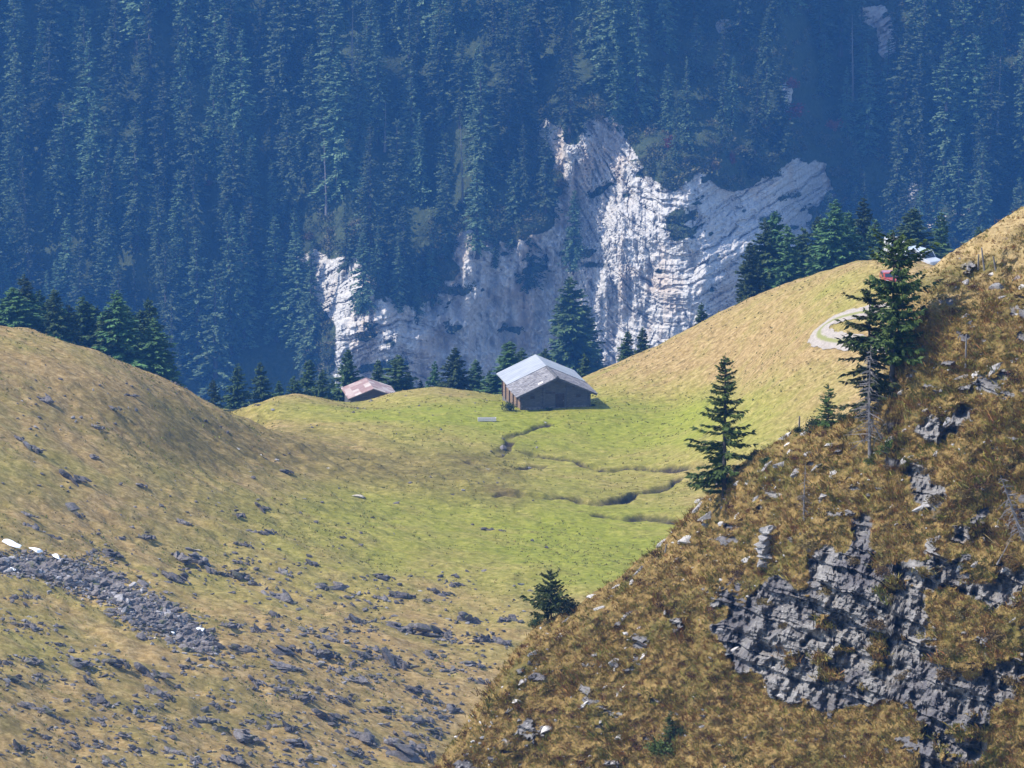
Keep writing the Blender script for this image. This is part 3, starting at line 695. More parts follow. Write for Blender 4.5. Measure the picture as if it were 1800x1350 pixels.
# scree and small stones (stuff)
def stones(name, P2, szs, mats, seed, label, sub_=1):
    rg = np.random.default_rng(seed); Vs, Fs, b_ = [], [], 0
    lib = [rock_arr(rg, sub_, (1, .8, .55), 7, .0) for _ in range(24)]
    mi = []
    for k, ((px, py), sz) in enumerate(zip(P2, szs)):
        p = VP(px, py); v, f = lib[k % 24]
        v = v @ rotm(*rg.uniform(-.6, .6, 3)).T * sz * rg.uniform(.7, 1.3, 3) + np.array(p) + [0, 0, sz * .15]
        Vs.append(v); Fs.append(f + b_); b_ += len(v); mi.append(np.full(len(f), rg.choice(len(mats), p=[.88, .12] if len(mats) == 2 else None)))
    me = make_mesh(name, np.vstack(Vs), np.vstack(Fs), mats, False, None, None, np.concatenate(mi))
    return tag(link(name, me), label, 'stones', kind='stuff')
cl = np.array([(-30,985),(60,998),(140,1015),(210,1045),(270,1080),(330,1118),(370,1150)], float); wd = np.array([18, 22, 34, 40, 42, 34, 12.])
pts_, sz_ = [], []
for _ in range(6500):
    t = rs.uniform(0, 6); i = min(int(t), 5); f_ = t - i
    c = cl[i] * (1 - f_) + cl[i + 1] * f_; w = wd[i] * (1 - f_) + wd[i + 1] * f_
    e = float(fbm(np.array([t * 1.7]), np.array([3.]), 3, 95)[0]) * 14
    q = rs.normal(0, .42)
    if abs(q) > 1.5: continue
    pts_.append((c[0] + rs.normal(0, 8), c[1] + q * w + e)); sz_.append(rs.uniform(.12, .36) if rs.uniform() < .93 else rs.uniform(.4, .75))
stones('scree', pts_, sz_, [M_ROCKD, M_ROCKM], 8, 'band of loose dark scree running down the left meadow')
pts_, sz_ = [], []
outs = [(a / 2, 675 + b_ / 2, w) for a, b_, w in L2 if b_ > 560]
while len(pts_) < 2400:
    if rs.uniform() < .7:
        a, b_, w = outs[rs.integers(len(outs))]; px = a + rs.normal(8, w * .42 + 6); py = b_ + rs.normal(3, 8)
    else:
        px = rs.uniform(-10, 950); py = rs.uniform(980, 1360)
        if float(fbm(np.array([px / 60.]), np.array([py / 30.]), 3, 92)[0]) < .12: continue
    if px > 1140 - (py - 800) * .72 or py < 940: continue
    pts_.append((px, py)); sz_.append(abs(rs.normal(.16, .13)) + .06)
for _ in range(900):
    px = rs.uniform(-10, 1000); py = rs.uniform(610, 1000)
    if py < 700 and px > 350 or float(fbm(np.array([px / 80.]), np.array([py / 34.]), 3, 93)[0]) < .02: continue
    if px > 650 and rs.uniform() < .6: continue
    pts_.append((px, py)); sz_.append(abs(rs.normal(.10, .13)) + .08)
stones('loose_stones', pts_, sz_, [M_ROCKD, M_ROCKM], 9, 'countless small stones strewn between the meadow outcrops')

# ---- slabs of the near hillside (twice-size coordinates from x 900, y 675; then the 2.755x view from 1150, 360)
LA = [(700,460,90),(625,545,95),(530,560,50),(445,660,60),(375,710,60),(280,750,70),(400,820,70),(455,855,45),(475,950,58),(370,975,60),(335,1060,50),(255,1130,50),(190,835,55),(380,1080,45),(665,400,70),(735,340,60),(795,350,35),(930,360,35),(860,400,45),(735,495,40),(800,460,45),(970,185,60),(1040,165,60),(1220,345,38),(1340,190,50),(1125,210,34),(1040,250,55),(955,285,70),(1500,240,60),(1590,90,95),(1540,125,60),(1470,140,60),(1440,100,50),(1390,160,40),(1385,265,50),(1480,400,90),(1440,435,60),(1600,435,50),(1645,470,40),(1500,540,60),(1050,605,70),(1145,570,30),(920,740,60),(800,790,62),(830,620,50),(735,715,45),(770,940,60),(600,690,22),(690,785,24),(1610,560,44),(1730,650,40),(1640,630,50),(1765,830,50),(90,940,60),(50,1040,60),(20,1110,50),(640,640,36),(300,950,45),(310,790,50),(985,235,50),(905,280,50),(830,350,40),(1100,390,44),(660,430,60),(430,690,40),(1180,1310,40),(830,1238,28),(720,1248,16)]
LB = [(1780,405,60),(1500,385,70),(1450,400,44),(1640,335,64),(1770,355,64),(1665,455,70),(1410,495,44),(1500,545,64),(1615,555,84),(1520,600,92),(1310,700,74),(1605,660,44),(1770,655,54),(1660,790,110),(1740,760,64),(1570,810,84),(1355,790,34),(1600,465,44),(1200,910,44),(1290,960,44),(1545,400,40),(640,1120,70),(740,1110,60),(650,1160,60),(850,1160,50),(700,1290,90),(780,1275,70)]
allH = [(900 + a / 2, 675 + b_ / 2, w / 2) for a, b_, w in LA] + [(1150 + a / 2.755, 360 + b_ / 2.755, w / 2.755) for a, b_, w in LB]
for i, (px, py, w) in enumerate(allH):
    p = HP(px, py); sc = w * p.y / F / 2 * 1.55
    lib = SLBL if i % 3 else SLBM
    if px > 1560: reg = 'on the upper right turf above the rock face'
    elif px < 1130: reg = 'on the lower left flank of the near hillside'
    elif py < 900: reg = 'along the crest of the near hillside between the spruces'
    else: reg = 'beside the grey rock face of the near hillside'
    o = link('rock_slab', lib[i % 7], None, p + Vector((0, .22 * sc, -.05 * sc)), (random.uniform(-.1, .6), -random.uniform(.2, .8), random.uniform(-.5, .5)), (sc * 1.12, sc * .9, sc * random.uniform(.55, 1.0)))
    tag(o, ('pale ' if i % 3 else 'dull grey ') + ('large' if w > 33 else 'small') + ' limestone slab ' + reg, 'rock', 'limestone slabs set in the near hillside')
def hrock(mesh, px, py, w, label, rot, scl=(1, .9, 1), name='rock_slab'):
    p = HP(px, py); sc = w * p.y / F / 2
    tag(link(name, mesh, None, p, rot, (sc * scl[0], sc * scl[1], sc * scl[2])), label, 'rock')
hrock(SLBM[2], 1755, 506, 50, 'big rounded grey boulder below the leaning fence posts', (0, -.05, 0), (1, 1, 1.5), 'boulder')
hrock(SLBM[3], 1695, 661, 52, 'long flat slab ledge like a low wall on the right slope', (0, -.25, .1), (1, .8, .5))
hrock(SLBL[3], 1690, 995, 64, 'brightest smooth slab tilted steeply above the right side of the rock face', (.5, -.75, 0), (1, .8, .8))
hrock(SLBL[1], 962, 1278, 60, 'striped pale rock rib low on the near hillside by the bottom', (.2, -.6, .2), (1.0, .8, .6))
hrock(SLBM[1], 1268, 1108, 28, 'dark block jutting out at the left tip of the rock face', (0, .1, 0), (1, 1, 1.2), 'boulder')
for k, (dx, dy, w) in enumerate(((0, 0, 1),)):
    pil = bpy.data.objects.new('rock_pillar', None); COL.objects.link(pil); pil.location = HP(1340, 985)
    tag(pil, 'stubby pillar of stacked rock layers with a flat cap coloured pale as if sunlit', 'rock')
    zz = -.2
    for q in range(6):
        rg = np.random.default_rng(400 + q); wq = .60 + .03 * q + rg.uniform(-.05, .05); hq = .30 if q < 5 else .40
        v, f = rock_arr(rg, 3, (wq, .7, hq), 22, .10)
        o = link('cap' if q == 5 else 'layer', make_mesh('layer', v, f, M_ROCKL if q == 5 else M_ROCKM), pil, (rg.uniform(-.08, .08) + .02 * q, -.25, zz + hq * .6), (0, -.12 if q < 5 else -.3, rg.uniform(-.4, .4)))  # top layer takes the paler stone to paint in the sun on it
        zz += hq * 1.05

# ------------------------------------------------------------------ trees
def quads_from(P, d, L, w, rng, axis=None):
    """leaf sprays: diamonds from point P along d"""
    n = len(P); dn_ = d / np.linalg.norm(d, axis=1)[:, None]
    up = rng.normal(0, 1, (n, 3)) * (1 if axis is None else .45); up[:, 2] += 1.2 if axis is None else .75
    if axis is not None:
        ra = P[:, :2] - axis; up[:, :2] += ra / (np.linalg.norm(ra, axis=1)[:, None] + .05) * .8
    sd = np.cross(dn_, up); sd /= np.linalg.norm(sd, axis=1)[:, None] + 1e-9
    m = P + dn_ * (L * .42)[:, None]
    return np.stack([P, m + sd * w[:, None], P + dn_ * L[:, None], m - sd * w[:, None]], 1).reshape(-1, 3)
def spruce(seed, H, Rm, nwh, per, npt, nsp, power=.85, droop=.25, h0=.05, gap=.1, tipup=.12, spl=.34, lean=0, sparse=None, spw=.17):
    rng = np.random.default_rng(seed); Ps, ds, Ls, ws = [], [], [], []; bare = []
    hs_ = h0 + (1 - h0) * (np.arange(nwh) / nwh) ** .92
    lump = rng.uniform(0, 6.28, 6)
    for h in hs_:
        for k in range(per):
            if rng.uniform() < gap: continue
            az = rng.uniform(0, 6.283); hh = h + rng.normal(0, .4 / nwh)
            env = max(1 - hh, .005) ** power
            r = Rm * env * (1 - math.exp(-(hh - h0 + .03) * 18)) * rng.uniform(.62, 1.15) * (1 + .16 * math.sin(az * 2 + lump[0] + hh * 9) + .1 * math.sin(az * 3 + lump[1] - hh * 14))
            if sparse: r *= sparse(az, hh, rng)
            if r <= 0: continue
            dx, dy = math.cos(az), math.sin(az); up0 = .30 * hh - .05
            dp = droop * (1.15 - hh) * rng.uniform(.7, 1.3)
            t = (np.arange(npt) + rng.uniform(.2, .8, npt)) / npt
            px = dx * r * t + lean * hh * H; py = dy * r * t; pz = hh * H + r * (up0 * t - dp * 2 * t ** 1.5 + tipup * 2.0 * t ** 3)
            P = np.stack([px, py, pz], 1)
            bare.append((P[0], P[-1]))
            for s_ in range(nsp):
                sgn = 1 if s_ % 2 else -1
                side = np.array([-dy, dx, 0]) * sgn
                d = np.array([dx, dy, 0]) * rng.uniform(.35, 1.1, (npt, 1)) + side * rng.uniform(.1, .95, (npt, 1)) * (1 - .5 * t[:, None]) + np.array([0, 0, 1]) * rng.normal(-.30, .22, (npt, 1))
                if s_ == 0: d = np.array([dx, dy, 0]) * np.ones((npt, 1)) + np.array([0, 0, 1]) * rng.normal(.02, .1, (npt, 1))
                L = (spl * r * (1 - .45 * t) + .03 * Rm + .25 * spl * Rm * .3) * rng.uniform(.6, 1.25, npt)
                Ps.append(P); ds.append(d); Ls.append(L); ws.append(L * spw * rng.uniform(.7, 1.3, npt) + .004 * Rm)
    # leader
    k = 10; P = np.stack([np.full(k, lean * H), np.zeros(k), H * np.linspace(.93, .995, k)], 1); az = rng.uniform(0, 6.28, k)
    Ps.append(P); ds.append(np.stack([np.cos(az), np.sin(az), np.full(k, 1.2)], 1)); Ls.append(np.full(k, H * .022)); ws.append(np.full(k, H * .003))
    P, d, L, w = np.vstack(Ps), np.vstack(ds), np.concatenate(Ls), np.concatenate(ws)
    return quads_from(P, d, L, w, rng, np.array([0., 0.]) if lean == 0 else None), bare
def trunk_arr(H, r0, n=7, lean=0, top=.98, bend=0, seed=0):
    rg = np.random.default_rng(seed); zs = np.linspace(-.06, top, 9); ph = rg.uniform(0, 6)
    V = []
    for z in zs:
        r = r0 * (1 - max(z, 0)) ** .8 + r0 * .06 + (r0 * .35 * max(0, .06 - z) / .12)
        cx = lean * max(z, 0) * H + bend * math.sin(z * 5 + ph); cy = bend * math.cos(z * 4 + ph) - bend * math.cos(ph)
        for k in range(n):
            a = 6.2832 * k / n; V.append((cx + r * math.cos(a), cy + r * math.sin(a), z * H))
    i = np.arange(8)[:, None] * n; k = np.arange(n)[None]
    Q = np.stack([i + k, i + (k + 1) % n, i + n + (k + 1) % n, i + n + k], -1).reshape(-1, 4)
    return np.array(V), Q
def limbs_arr(bare, r, frac=1.0, seed=0):
    rg = np.random.default_rng(seed); V, Q = [], []
    for a, b_ in bare:
        if rg.uniform() > frac: continue
        c = np.array([a[0] * 0 + (a[0] - b_[0]) * .2 * 0, 0, a[2]]); c = a - (b_ - a) * .12
        d = (b_ - a); s1 = np.cross(d, [0, 0, 1.]); s1 = s1 / (np.linalg.norm(s1) + 1e-9) * r; s2 = np.array([0, 0, r])
        k = len(V) * 1
        V += [c + s1, c - s1, c + s2 * 1.4, b_]
        Q += [[k, k + 1, k + 3, k + 3], [k + 1, k + 2, k + 3, k + 3], [k + 2, k, k + 3, k + 3]]
    return np.array(V), np.array(Q)
def crown_mesh(name, V, mat): return make_mesh(name, V, np.arange(len(V)).reshape(-1, 4), mat)

# far forest trees: crown and stem in one mesh (too small to show parts)
FT = []
for i in range(8):
    V1, _ = spruce(500 + i, 35, 3.2 + .35 * (i % 4), 46, 6, 6, 4, power=(.5, .62, .75, .55)[i % 4], droop=.5, h0=.03, gap=(.05, .12, .3, .08)[i % 4], spl=.30, spw=.28)
    V2, Q2 = trunk_arr(35, .45, 5)
    V = np.vstack([V1, V2]); Q = np.vstack([np.arange(len(V1)).reshape(-1, 4), Q2 + len(V1)])
    FT.append((V, Q, np.concatenate([np.zeros(len(V1) // 4), np.ones(len(Q2))])))
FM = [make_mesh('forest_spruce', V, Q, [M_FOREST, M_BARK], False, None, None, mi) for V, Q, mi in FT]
cand = []
rf_ = np.random.default_rng(77)
row = 745
while row > -150:
    off = rf_.uniform(0, 46)
    for px in np.arange(-180 + off, 1990, 57):
        a = px + rf_.normal(0, 14); b_ = row + rf_.normal(0, 20)
        _, rr = rockmask(np.array([a]), np.array([b_]))
        if rr[0] > .25: continue
        # thinner wood on the rocky right side
        if a > 1180 and b_ > 0 and rf_.uniform() < .10: continue
        if b_ > 660 and 380 < a or 1350 < a < 1475 and 290 < b_ < 560: continue
        cand.append((a, b_))
    row -= 74
# a few trees rooted on cliff ledges, as in the picture
ledge = [(700,540),(735,560),(640,545),(610,470),(760,530),(665,500),(1010,470),(960,460),(930,500),(1085,225),(870,470),(840,440),(905,430)]
cand += ledge
def visible(a, b_): return -20 < a < 1820 and b_ > 20
vis = [c for c in cand if visible(*c)]; oth = [c for c in cand if not visible(*c)]
vis.sort(key=lambda c: -c[1])
ind, rest = vis[:299], vis[299:] + oth
def fplace(a, b_):
    h = rf_.uniform(.7, 1.42) * (0.62 if (a, b_) in ledge else 1)
    if b_ < 420 and 1130 < a < 1560 and b_ > 60: h *= .8
    w = h * rf_.uniform(1.15, 1.75)
    return MP(a, b_) + Vector((0, 0, -1.0)), h, w, rf_.uniform(0, 6.28)
for i, (a, b_) in enumerate(ind):
    p, h, w, rz = fplace(a, b_)
    o = link('spruce_tree', FM[i % 8], None, p, (rf_.normal(0, .015), rf_.normal(0, .015), rz), (w, w, h))
    if a < 500: lab = 'slender hazy blue green spruce in the dense forest left of the rock face'
    elif a < 1000: lab = 'slender hazy spruce in the forest above the left part of the rock face'
    elif a < 1480: lab = 'hazy spruce on the steep slope above the right part of the rock face'
    else: lab = 'hazy spruce in the broken forest at the right edge of the mountainside'
    tag(o, lab, 'tree', 'spruces of the mountain forest')
Vs, Qs, Ms, base_ = [], [], [], 0
for i, (a, b_) in enumerate(rest):
    p, h, w, rz = fplace(a, b_); V, Q, mi = FT[i % 8]
    V = (V * [w, w, h]) @ rotm(0, 0, rz).T + np.array(p); Vs.append(V); Qs.append(Q + base_); Ms.append(mi); base_ += len(V)
print('forest trees', len(ind), 'stuff', len(rest), 'quads', sum(map(len, Qs)))
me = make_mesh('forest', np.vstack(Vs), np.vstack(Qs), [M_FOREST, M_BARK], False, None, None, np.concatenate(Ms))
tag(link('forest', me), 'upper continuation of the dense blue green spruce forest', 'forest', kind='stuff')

# round bushes
def bush_arr(seed, n=900, sc=(1, 1, .8), leaf=.16):
    rg = np.random.default_rng(seed); cs = rg.normal(0, .38, (9, 3)) * [1, 1, .8]; cs[:, 2] = np.abs(cs[:, 2]) + .1
    P = cs[rg.integers(0, 9, n)] + rg.normal(0, .2, (n, 3)); P[:, 2] = np.maximum(P[:, 2], -.1)
    d = P * 1.0 + rg.normal(0, .5, (n, 3)); L = rg.uniform(.5, 1.3, n) * leaf
    return quads_from(P * sc, d, L, L * .35, rg)
BU = {k: [crown_mesh('foliage', bush_arr(600 + 10 * j + i), mt) for i in range(3)] for j, (k, mt) in enumerate((('shrub', M_SHRUB), ('autumn', M_AUTUMN), ('ochre', M_OCHRE)))}
for px, py, w, k, lab in [(403,497,30,'autumn','red brown leafed tree glowing alone in the dark left forest'),
   (1180,262,18,'autumn','slim rust coloured larch standing left of its twin above the rock face'),(1286,285,15,'autumn','small rust coloured larch right of its twin above the rock face'),
   (1388,150,26,'autumn','dull red shrub high on the slope above the right rock face'),(1385,205,38,'autumn','widest rusty shrub patch above the right rock face'),(1583,185,24,'autumn','upper rusty shrub in the broken forest at the right'),
   (1570,205,22,'autumn','lower rusty shrub in the broken forest at the right'),(368,325,14,'autumn','faint small red shrub in the left forest above the red brown tree'),(1465,225,24,'autumn','dull orange shrub right of the widest rusty patch'),
   (1340,225,26,'ochre','ochre shrub at the left of the widest rusty patch'),(1255,296,22,'ochre','olive yellow shrub on the lip of the rock face'),(1050,212,14,'ochre','small ochre shrub on the topmost point of the rock face'),
   (545,418,16,'ochre','small olive shrub on top of the left rock knob'),(1600,250,18,'ochre','ochre shrub between the rusty shrubs and pale rocks at right')]:
    p = MP(px, py); sc = w * p.y / F / 1.15
    tall = 1.9 if 'larch' in lab else .95
    o = link('shrub', BU[k][int(px) % 3], None, p, (0, 0, px), (sc * (.55 if tall > 1 else 1), sc * .8, sc * tall)); tag(o, lab, 'shrub', None)
# undergrowth on the cliff lips and slope (stuff)
Vs = []
ca = rf_.uniform(480, 1820, 14000); cb = rf_.uniform(0, 710, 14000)
q0, q1 = rockmask(ca, cb); rr = inpoly(ca, cb, cliffP)
ok_ = (q0 < .3) & ~((rr < -55) & (ca < 1100)) & ((rr > -55) | (rf_.uniform(0, 1, 14000) < .35))
ca, cb = ca[ok_][:2200], cb[ok_][:2200]; lib_ = [bush_arr(700 + k, 90, (1, 1, .8), .34) for k in range(12)]
for i, (a, b_) in enumerate(zip(ca, cb)):
    v = lib_[i % 12]; sc = rf_.uniform(.7, 2.6); Vs.append(v * sc + np.array(MP(a, b_)))
M_SCRUB = foliage('scrub', (.03, .045, .02), (.07, .075, .035), (.15, .11, .06), .12)
tag(link('undergrowth', crown_mesh('undergrowth', np.vstack(Vs), M_SCRUB)), 'low dark scrub growing along the lips of the far rock face', 'undergrowth', kind='stuff')

def snag_mesh(seed, H, r, nb, bl, mat, dens=1):
    rg = random.Random(seed); mb = MB()
    pts_ = [(math.sin(z * 3 + seed) * H * .012, math.cos(z * 2.3) * H * .01, z * H) for z in [-.04, .2, .4, .6, .8, 1]]
    mb.tube(pts_, [r * 1.15, r * .85, r * .7, r * .5, r * .32, r * .1], 6)
    for k in range(nb):
        z = rg.uniform(.12, .97); az = rg.uniform(0, 6.28); L = bl * (1.15 - z) * rg.uniform(.35, 1.1)
        c = Vector((math.cos(az), math.sin(az), 0)); p0 = Vector((0, 0, z * H)) + Vector((math.sin(z * 3 + seed) * H * .012, math.cos(z * 2.3) * H * .01, 0))
        p1 = p0 + c * L * .5 + Vector((0, 0, -L * .08)); p2 = p0 + c * L + Vector((rg.uniform(-.1, .1) * L, rg.uniform(-.1, .1) * L, -L * rg.uniform(.15, .5)))
        mb.tube([p0, p1, p2], [r * .24, r * .18, r * .08], 3)
        for q in range(2):
            t = rg.uniform(.3, .9); b0 = p0.lerp(p2, t); mb.tube([b0, b0 + Vector((rg.uniform(-1, 1), rg.uniform(-1, 1), rg.uniform(-.8, .3))) * L * .3], [r * .12, r * .05], 3)
    return mb.mesh('dead_tree', mat)
for px, yb, yt, lab in [(1497,170,20,'tall bare white snag rising high above the right rock face'),(678,262,172,'thin pale snag in the middle of the left forest'),(573,370,235,'pinkish grey dead spruce with short twigs in the left forest'),(1752,230,95,'thin pale snag near the right edge of the forest'),(812,350,215,'thin grey snag above the middle rock face'),(620,120,10,'pale dead treetop near the top of the left forest')]:
    p = MP(px, yb); H = (yb - yt) * p.y / F
    tag(link('dead_tree', snag_mesh(int(px), H, .38, 26, 2.0, M_DEAD), None, p + Vector((0, -3, 0)), None), lab, 'tree')

# mid-distance spruces behind the meadow
MT = []
for i in range(5):
    V1, bare = spruce(800 + i, 20, 3.6 + .3 * (i % 3), 46, 7, 8, 5, power=.72, droop=.34, h0=.04, gap=.06, spl=.36, spw=.2)
    V2, Q2 = trunk_arr(20, .3, 6)
    MT.append((crown_mesh('crown', V1, M_MID), make_mesh('trunk', V2, Q2, M_BARK)))
def tree(px, top, D, H, w, label, group, idx, name='spruce_tree'):
    """a spruce whose tip shows at (px, top); H its height"""
    p = pt(px, top, float(D)); r = bpy.data.objects.new(name, None); COL.objects.link(r)
    r.location = (p[0], p[1], p[2] - H); r.rotation_euler = (0, 0, random.uniform(0, 6.28)); s_ = H / 20; r.scale = (w / 2.95, w / 2.95, s_)
    c, t = MT[idx % 5]; link('crown', c, r); link('trunk', t, r); return tag(r, label, 'tree', group)
gl = 'spruces behind the left grass hill'
for i, (px, top, w) in enumerate([(5,530,3.4),(42,484,3.9),(68,510,3.0),(95,508,3.5),(145,520,3.6),(172,540,3.0),(205,512,3.8),(232,560,3.0),(262,523,3.5),(120,535,3.0),(282,590,2.6),(296,625,2.2),(22,505,3.4),(55,515,3.4),(80,530,3.4),(108,540,3.4),(132,550,3.4),(158,535,3.4),(188,545,3.4),(218,535,3.4),(247,545,3.2),(272,560,2.8),(160,560,3),(30,545,3)]):
    tree(px, top, 614 + 8 * (i % 3), 14 + 3 * (i % 3) if i < 10 else 9, w, 'green spruce in the clump rising behind the left grass hill', gl, i)
gr_ = 'spruces behind the right grass ridge'
for i, (px, top, w) in enumerate([(1318,425,3.0),(1345,385,3.6),(1362,372,3.7),(1385,395,3.4),(1412,400,3.6),(1440,380,3.6),(1468,352,4.3),(1492,372,3.6),(1518,345,3.7),(1538,385,3.0),(1310,490,2.4),(1426,430,3.4),(1500,420,3.6),(1350,455,3.4),(1390,450,3.4),(1330,455,3.2),(1372,425,3.6),(1405,435,3.6),(1452,415,3.8),(1478,410,3.8),(1530,400,3.2),(1548,420,3.0),(1312,510,2.8),(1300,540,2.2)]):
    tree(px, top, 640 + 7 * (i % 3), 17 + 1.5 * (i % 3), w, 'dark green spruce in the dense clump behind the right grass ridge', gr_, i)
tree(1606, 366, 622, 13, 4.2, 'broad green spruce behind the parked vehicles', gr_, 2); tree(1655, 372, 640, 15, 2.8, 'thin light green spruce right of the one behind the vehicles', gr_, 3)
tree(1565, 405, 640, 12, 3.0, 'small green spruce between the dense clump and the parked vehicles', gr_, 1); tree(1720, 398, 650, 12, 2.2, 'tiny green spruce tip above the right tan slope', gr_, 4)
gb = 'spruces in the dip behind the meadow'
lst = [(375,668,2.2),(418,640,2.6),(457,637,2.8),(490,668,2.2),(517,660,2.4),(543,632,3.0),(567,650,2.4),(612,614,2.6),(665,632,3.0),(700,624,3.4),(718,655,2.4),(764,636,2.3),(800,610,2.6),(836,632,3.2),(862,650,2.4),(895,600,3.8),(917,612,3.0),(958,612,2.4),(740,668,1.8),(1027,622,2.6),(586,668,2.2)]
for i, (px, top, w) in enumerate(lst):
    lab = 'green spruce in the dip left of the small rusty hut' if px < 600 else ('green spruce in the dip between the rusty hut and the large barn' if px < 880 else 'green spruce just behind the large barn roof')
    tree(px, top, 655 + 10 * (i % 3), 11 + (i % 3) * 2, w, lab, gb, i)
tree(1103, 582, 655, 10, 2.2, 'ragged small spruce left of its neighbour behind the ridge right of the barn', None, 0); tree(1130, 576, 652, 10, 2.3, 'small dense spruce right of its ragged neighbour behind the ridge right of the barn', None, 3)
tree(1233, 532, 660, 10, 1.8, 'narrow small spruce against the foot of the bright rock face', None, 1)
tree(1003, 486, 980, 24, 5.6, 'large blue green spruce against the rock face above the large barn', None, 2); tree(1030, 540, 985, 18, 4.4, 'lower blue green spruce leaning against the larger one above the barn', None, 4)
tree(1375, 545, 640, 4, 1.5, 'very small spruce at the foot of the dense right clump', None, 1); bpy.data.objects[-1]

# near spruces
def hero(px, yb, yt, w, label, seed, fn=HP, off=0, idx=None, name='spruce_tree', **kw):
    p = fn(px, yb); H = (yb - yt) * p.y / F * 1.02
    r = bpy.data.objects.new(name, None); COL.objects.link(r); r.location = p + Vector((0, off, -.15))
    V1, bare = spruce(seed, H, w, kw.pop('nwh', 40), kw.pop('per', 6), kw.pop('npt', 9), kw.pop('nsp', 6), **kw)
    V2, Q2 = trunk_arr(H, H * .016, 8, kw.get('lean', 0)); V3, Q3 = limbs_arr(bare, H * .0028)
    V = np.vstack([V2, V3]); Q = np.vstack([Q2, Q3 + len(V2)])
    # limbs are three-sided spikes: drop the doubled corner
    mb = bpy.data.meshes.new('trunk'); mb.from_pydata([tuple(v) for v in V], [], [tuple(dict.fromkeys(q)) for q in Q.tolist()]); mb.materials.append(M_BARK)
    link('crown', crown_mesh('crown', V1, M_SPRUCE), r); link('trunk', mb, r)
    return tag(r, label, 'tree')
hero(1272, 868, 610, 2.35, 'shapely dark spruce with tiered drooping branches standing alone on the crest', 901, power=.78, gap=.28, nwh=24, per=7, npt=10, nsp=6, droop=.12, tipup=.10, h0=.03, spl=.20, spw=.16)
hero(1568, 692, 398, 2.6, 'tallest near spruce with ragged crown on the right crest', 902, power=.34, gap=.42, nwh=26, per=8, npt=11, nsp=6, droop=.10, tipup=.12, h0=.22, spl=.19, spw=.16,
     sparse=lambda az, h, rg: (.78 + .3 * math.sin(h * 31 + az)) + .15)
hero(1526, 736, 488, 2.3, 'second ragged spruce pressed against the left side of the tallest one', 903, power=.45, gap=.3, nwh=24, per=6, npt=10, nsp=5, droop=.16, tipup=.08, h0=.03, spl=.22, spw=.16,
     sparse=lambda az, h, rg: (.8 + .25 * math.sin(h * 27 + az)) + .1)
hero(1455, 750, 664, .85, 'little spruce growing from low shrubs on the crest', 904, power=.7, gap=.2, nwh=18, per=6, npt=8, nsp=5, droop=.1, tipup=.1, h0=.05, spl=.25)
hero(1178, 1300, 1240, .5, 'small dark young spruce low on the near hillside', 906, power=.6, nwh=16, per=6, npt=7, nsp=5, droop=.1, tipup=.1, h0=.03, spl=.35)
hero(970, 1088, 992, 1.45, 'crooked little pine where the near hillside meets the meadow', 905, power=.5, gap=.3, nwh=14, per=8, npt=8, nsp=6, droop=.02, tipup=.14, h0=.12, spl=.26, lean=-.03, name='pine_tree',
     sparse=lambda az, h, rg: 1.0 if h < .55 else .75)
# near dead trees
def snag(px, yb, yt, label, seed, nb=60, bl=1.4, r=.1, rot=(0, 0, 0)):
    p = HP(px, yb); H = (yb - yt) * p.y / F
    tag(link('dead_tree', snag_mesh(seed, H, r, nb, bl, M_DEAD), None, p + Vector((0, -.3, -.1)), rot), label, 'tree')
snag(1527, 792, 590, 'bare grey dead spruce in front of the second ragged spruce', 3, 150, 1.3, .085)
snag(1414, 905, 800, 'thin grey dead sapling on the slope right of the lone spruce', 4, 60, .55, .05)
snag(1798, 940, 815, 'leaning dead tree with grey twigs at the right edge', 5, 70, 1.3, .09, (0, -.38, 0))
snag(1752, 985, 930, 'short pale dead stick leaning right below the leaning dead tree', 6, 6, .3, .04, (0, .45, 0))
snag(1548, 765, 715, 'broken pale dead branch at the foot of the bare grey spruce', 8, 20, .8, .05, (0, -.5, 0))
def bush(px, py, w, kind, label, fn=HP, flat=.9):
    p = fn(px, py); sc = w * p.y / F / 1.25
    tag(link('shrub', BU[kind][int(px) % 3], None, p + Vector((0, -.1, -.05)), (0, 0, px), (sc, sc * .8, sc * flat)), label, 'shrub')
M_JUN = foliage('juniper', (.016, .03, .012), (.028, .048, .018), (.05, .075, .026), 2)
BU['dark'] = [crown_mesh('foliage', bush_arr(650 + i, 1600, (1, 1, .8), .13), M_JUN) for i in range(3)]
bush(1432, 752, 34, 'dark', 'dark low juniper left of the little spruce'); bush(1405, 758, 18, 'dark', 'smallest juniper tuft by the leftmost crest post'); bush(1482, 738, 26, 'dark', 'dark juniper between the little spruce and the ragged spruce')
bush(1331, 797, 14, 'dark', 'small dark shrub on the crest right of the lone spruce'); bush(1345, 812, 20, 'dark', 'rounder dark shrub just below the small crest shrub')
bush(1000, 1078, 40, 'dark', 'dark straggling juniper right of the crooked pine'); bush(945, 1075, 24, 'dark', 'dark juniper at the foot of the crooked pine')
bush(1165, 1322, 44, 'shrub', 'bright green low shrub under the small young spruce'); bush(1190, 1290, 26, 'dark', 'dark shrub right of the small young spruce')
bush(1560, 790, 30, 'shrub', 'yellow green shrub beside the bare grey spruce'); bush(1530, 812, 22, 'shrub', 'small green shrub below the bare grey spruce')
for i, (px, py, w) in enumerate([(1345,1060,26),(1420,960,28),(1500,985,26),(1560,1010,30),(1650,880,30),(1620,1120,28),(1700,1080,32),(1450,1040,24),(1540,1100,30),(1660,1190,34),(1590,1190,26),(1740,1120,30),(1640,830,24),(1700,870,24),(1300,1010,20),(1380,1100,20),(1480,1150,20),(1600,1260,26),(1780,1200,30),(1680,1150,26)]):
    bush(px, py, w, 'ochre', 'rusty heather cushion hanging on a ledge of the near rock face', flat=.7); bpy.context.scene.collection.objects[-1]['group'] = 'heather cushions on the rock face'
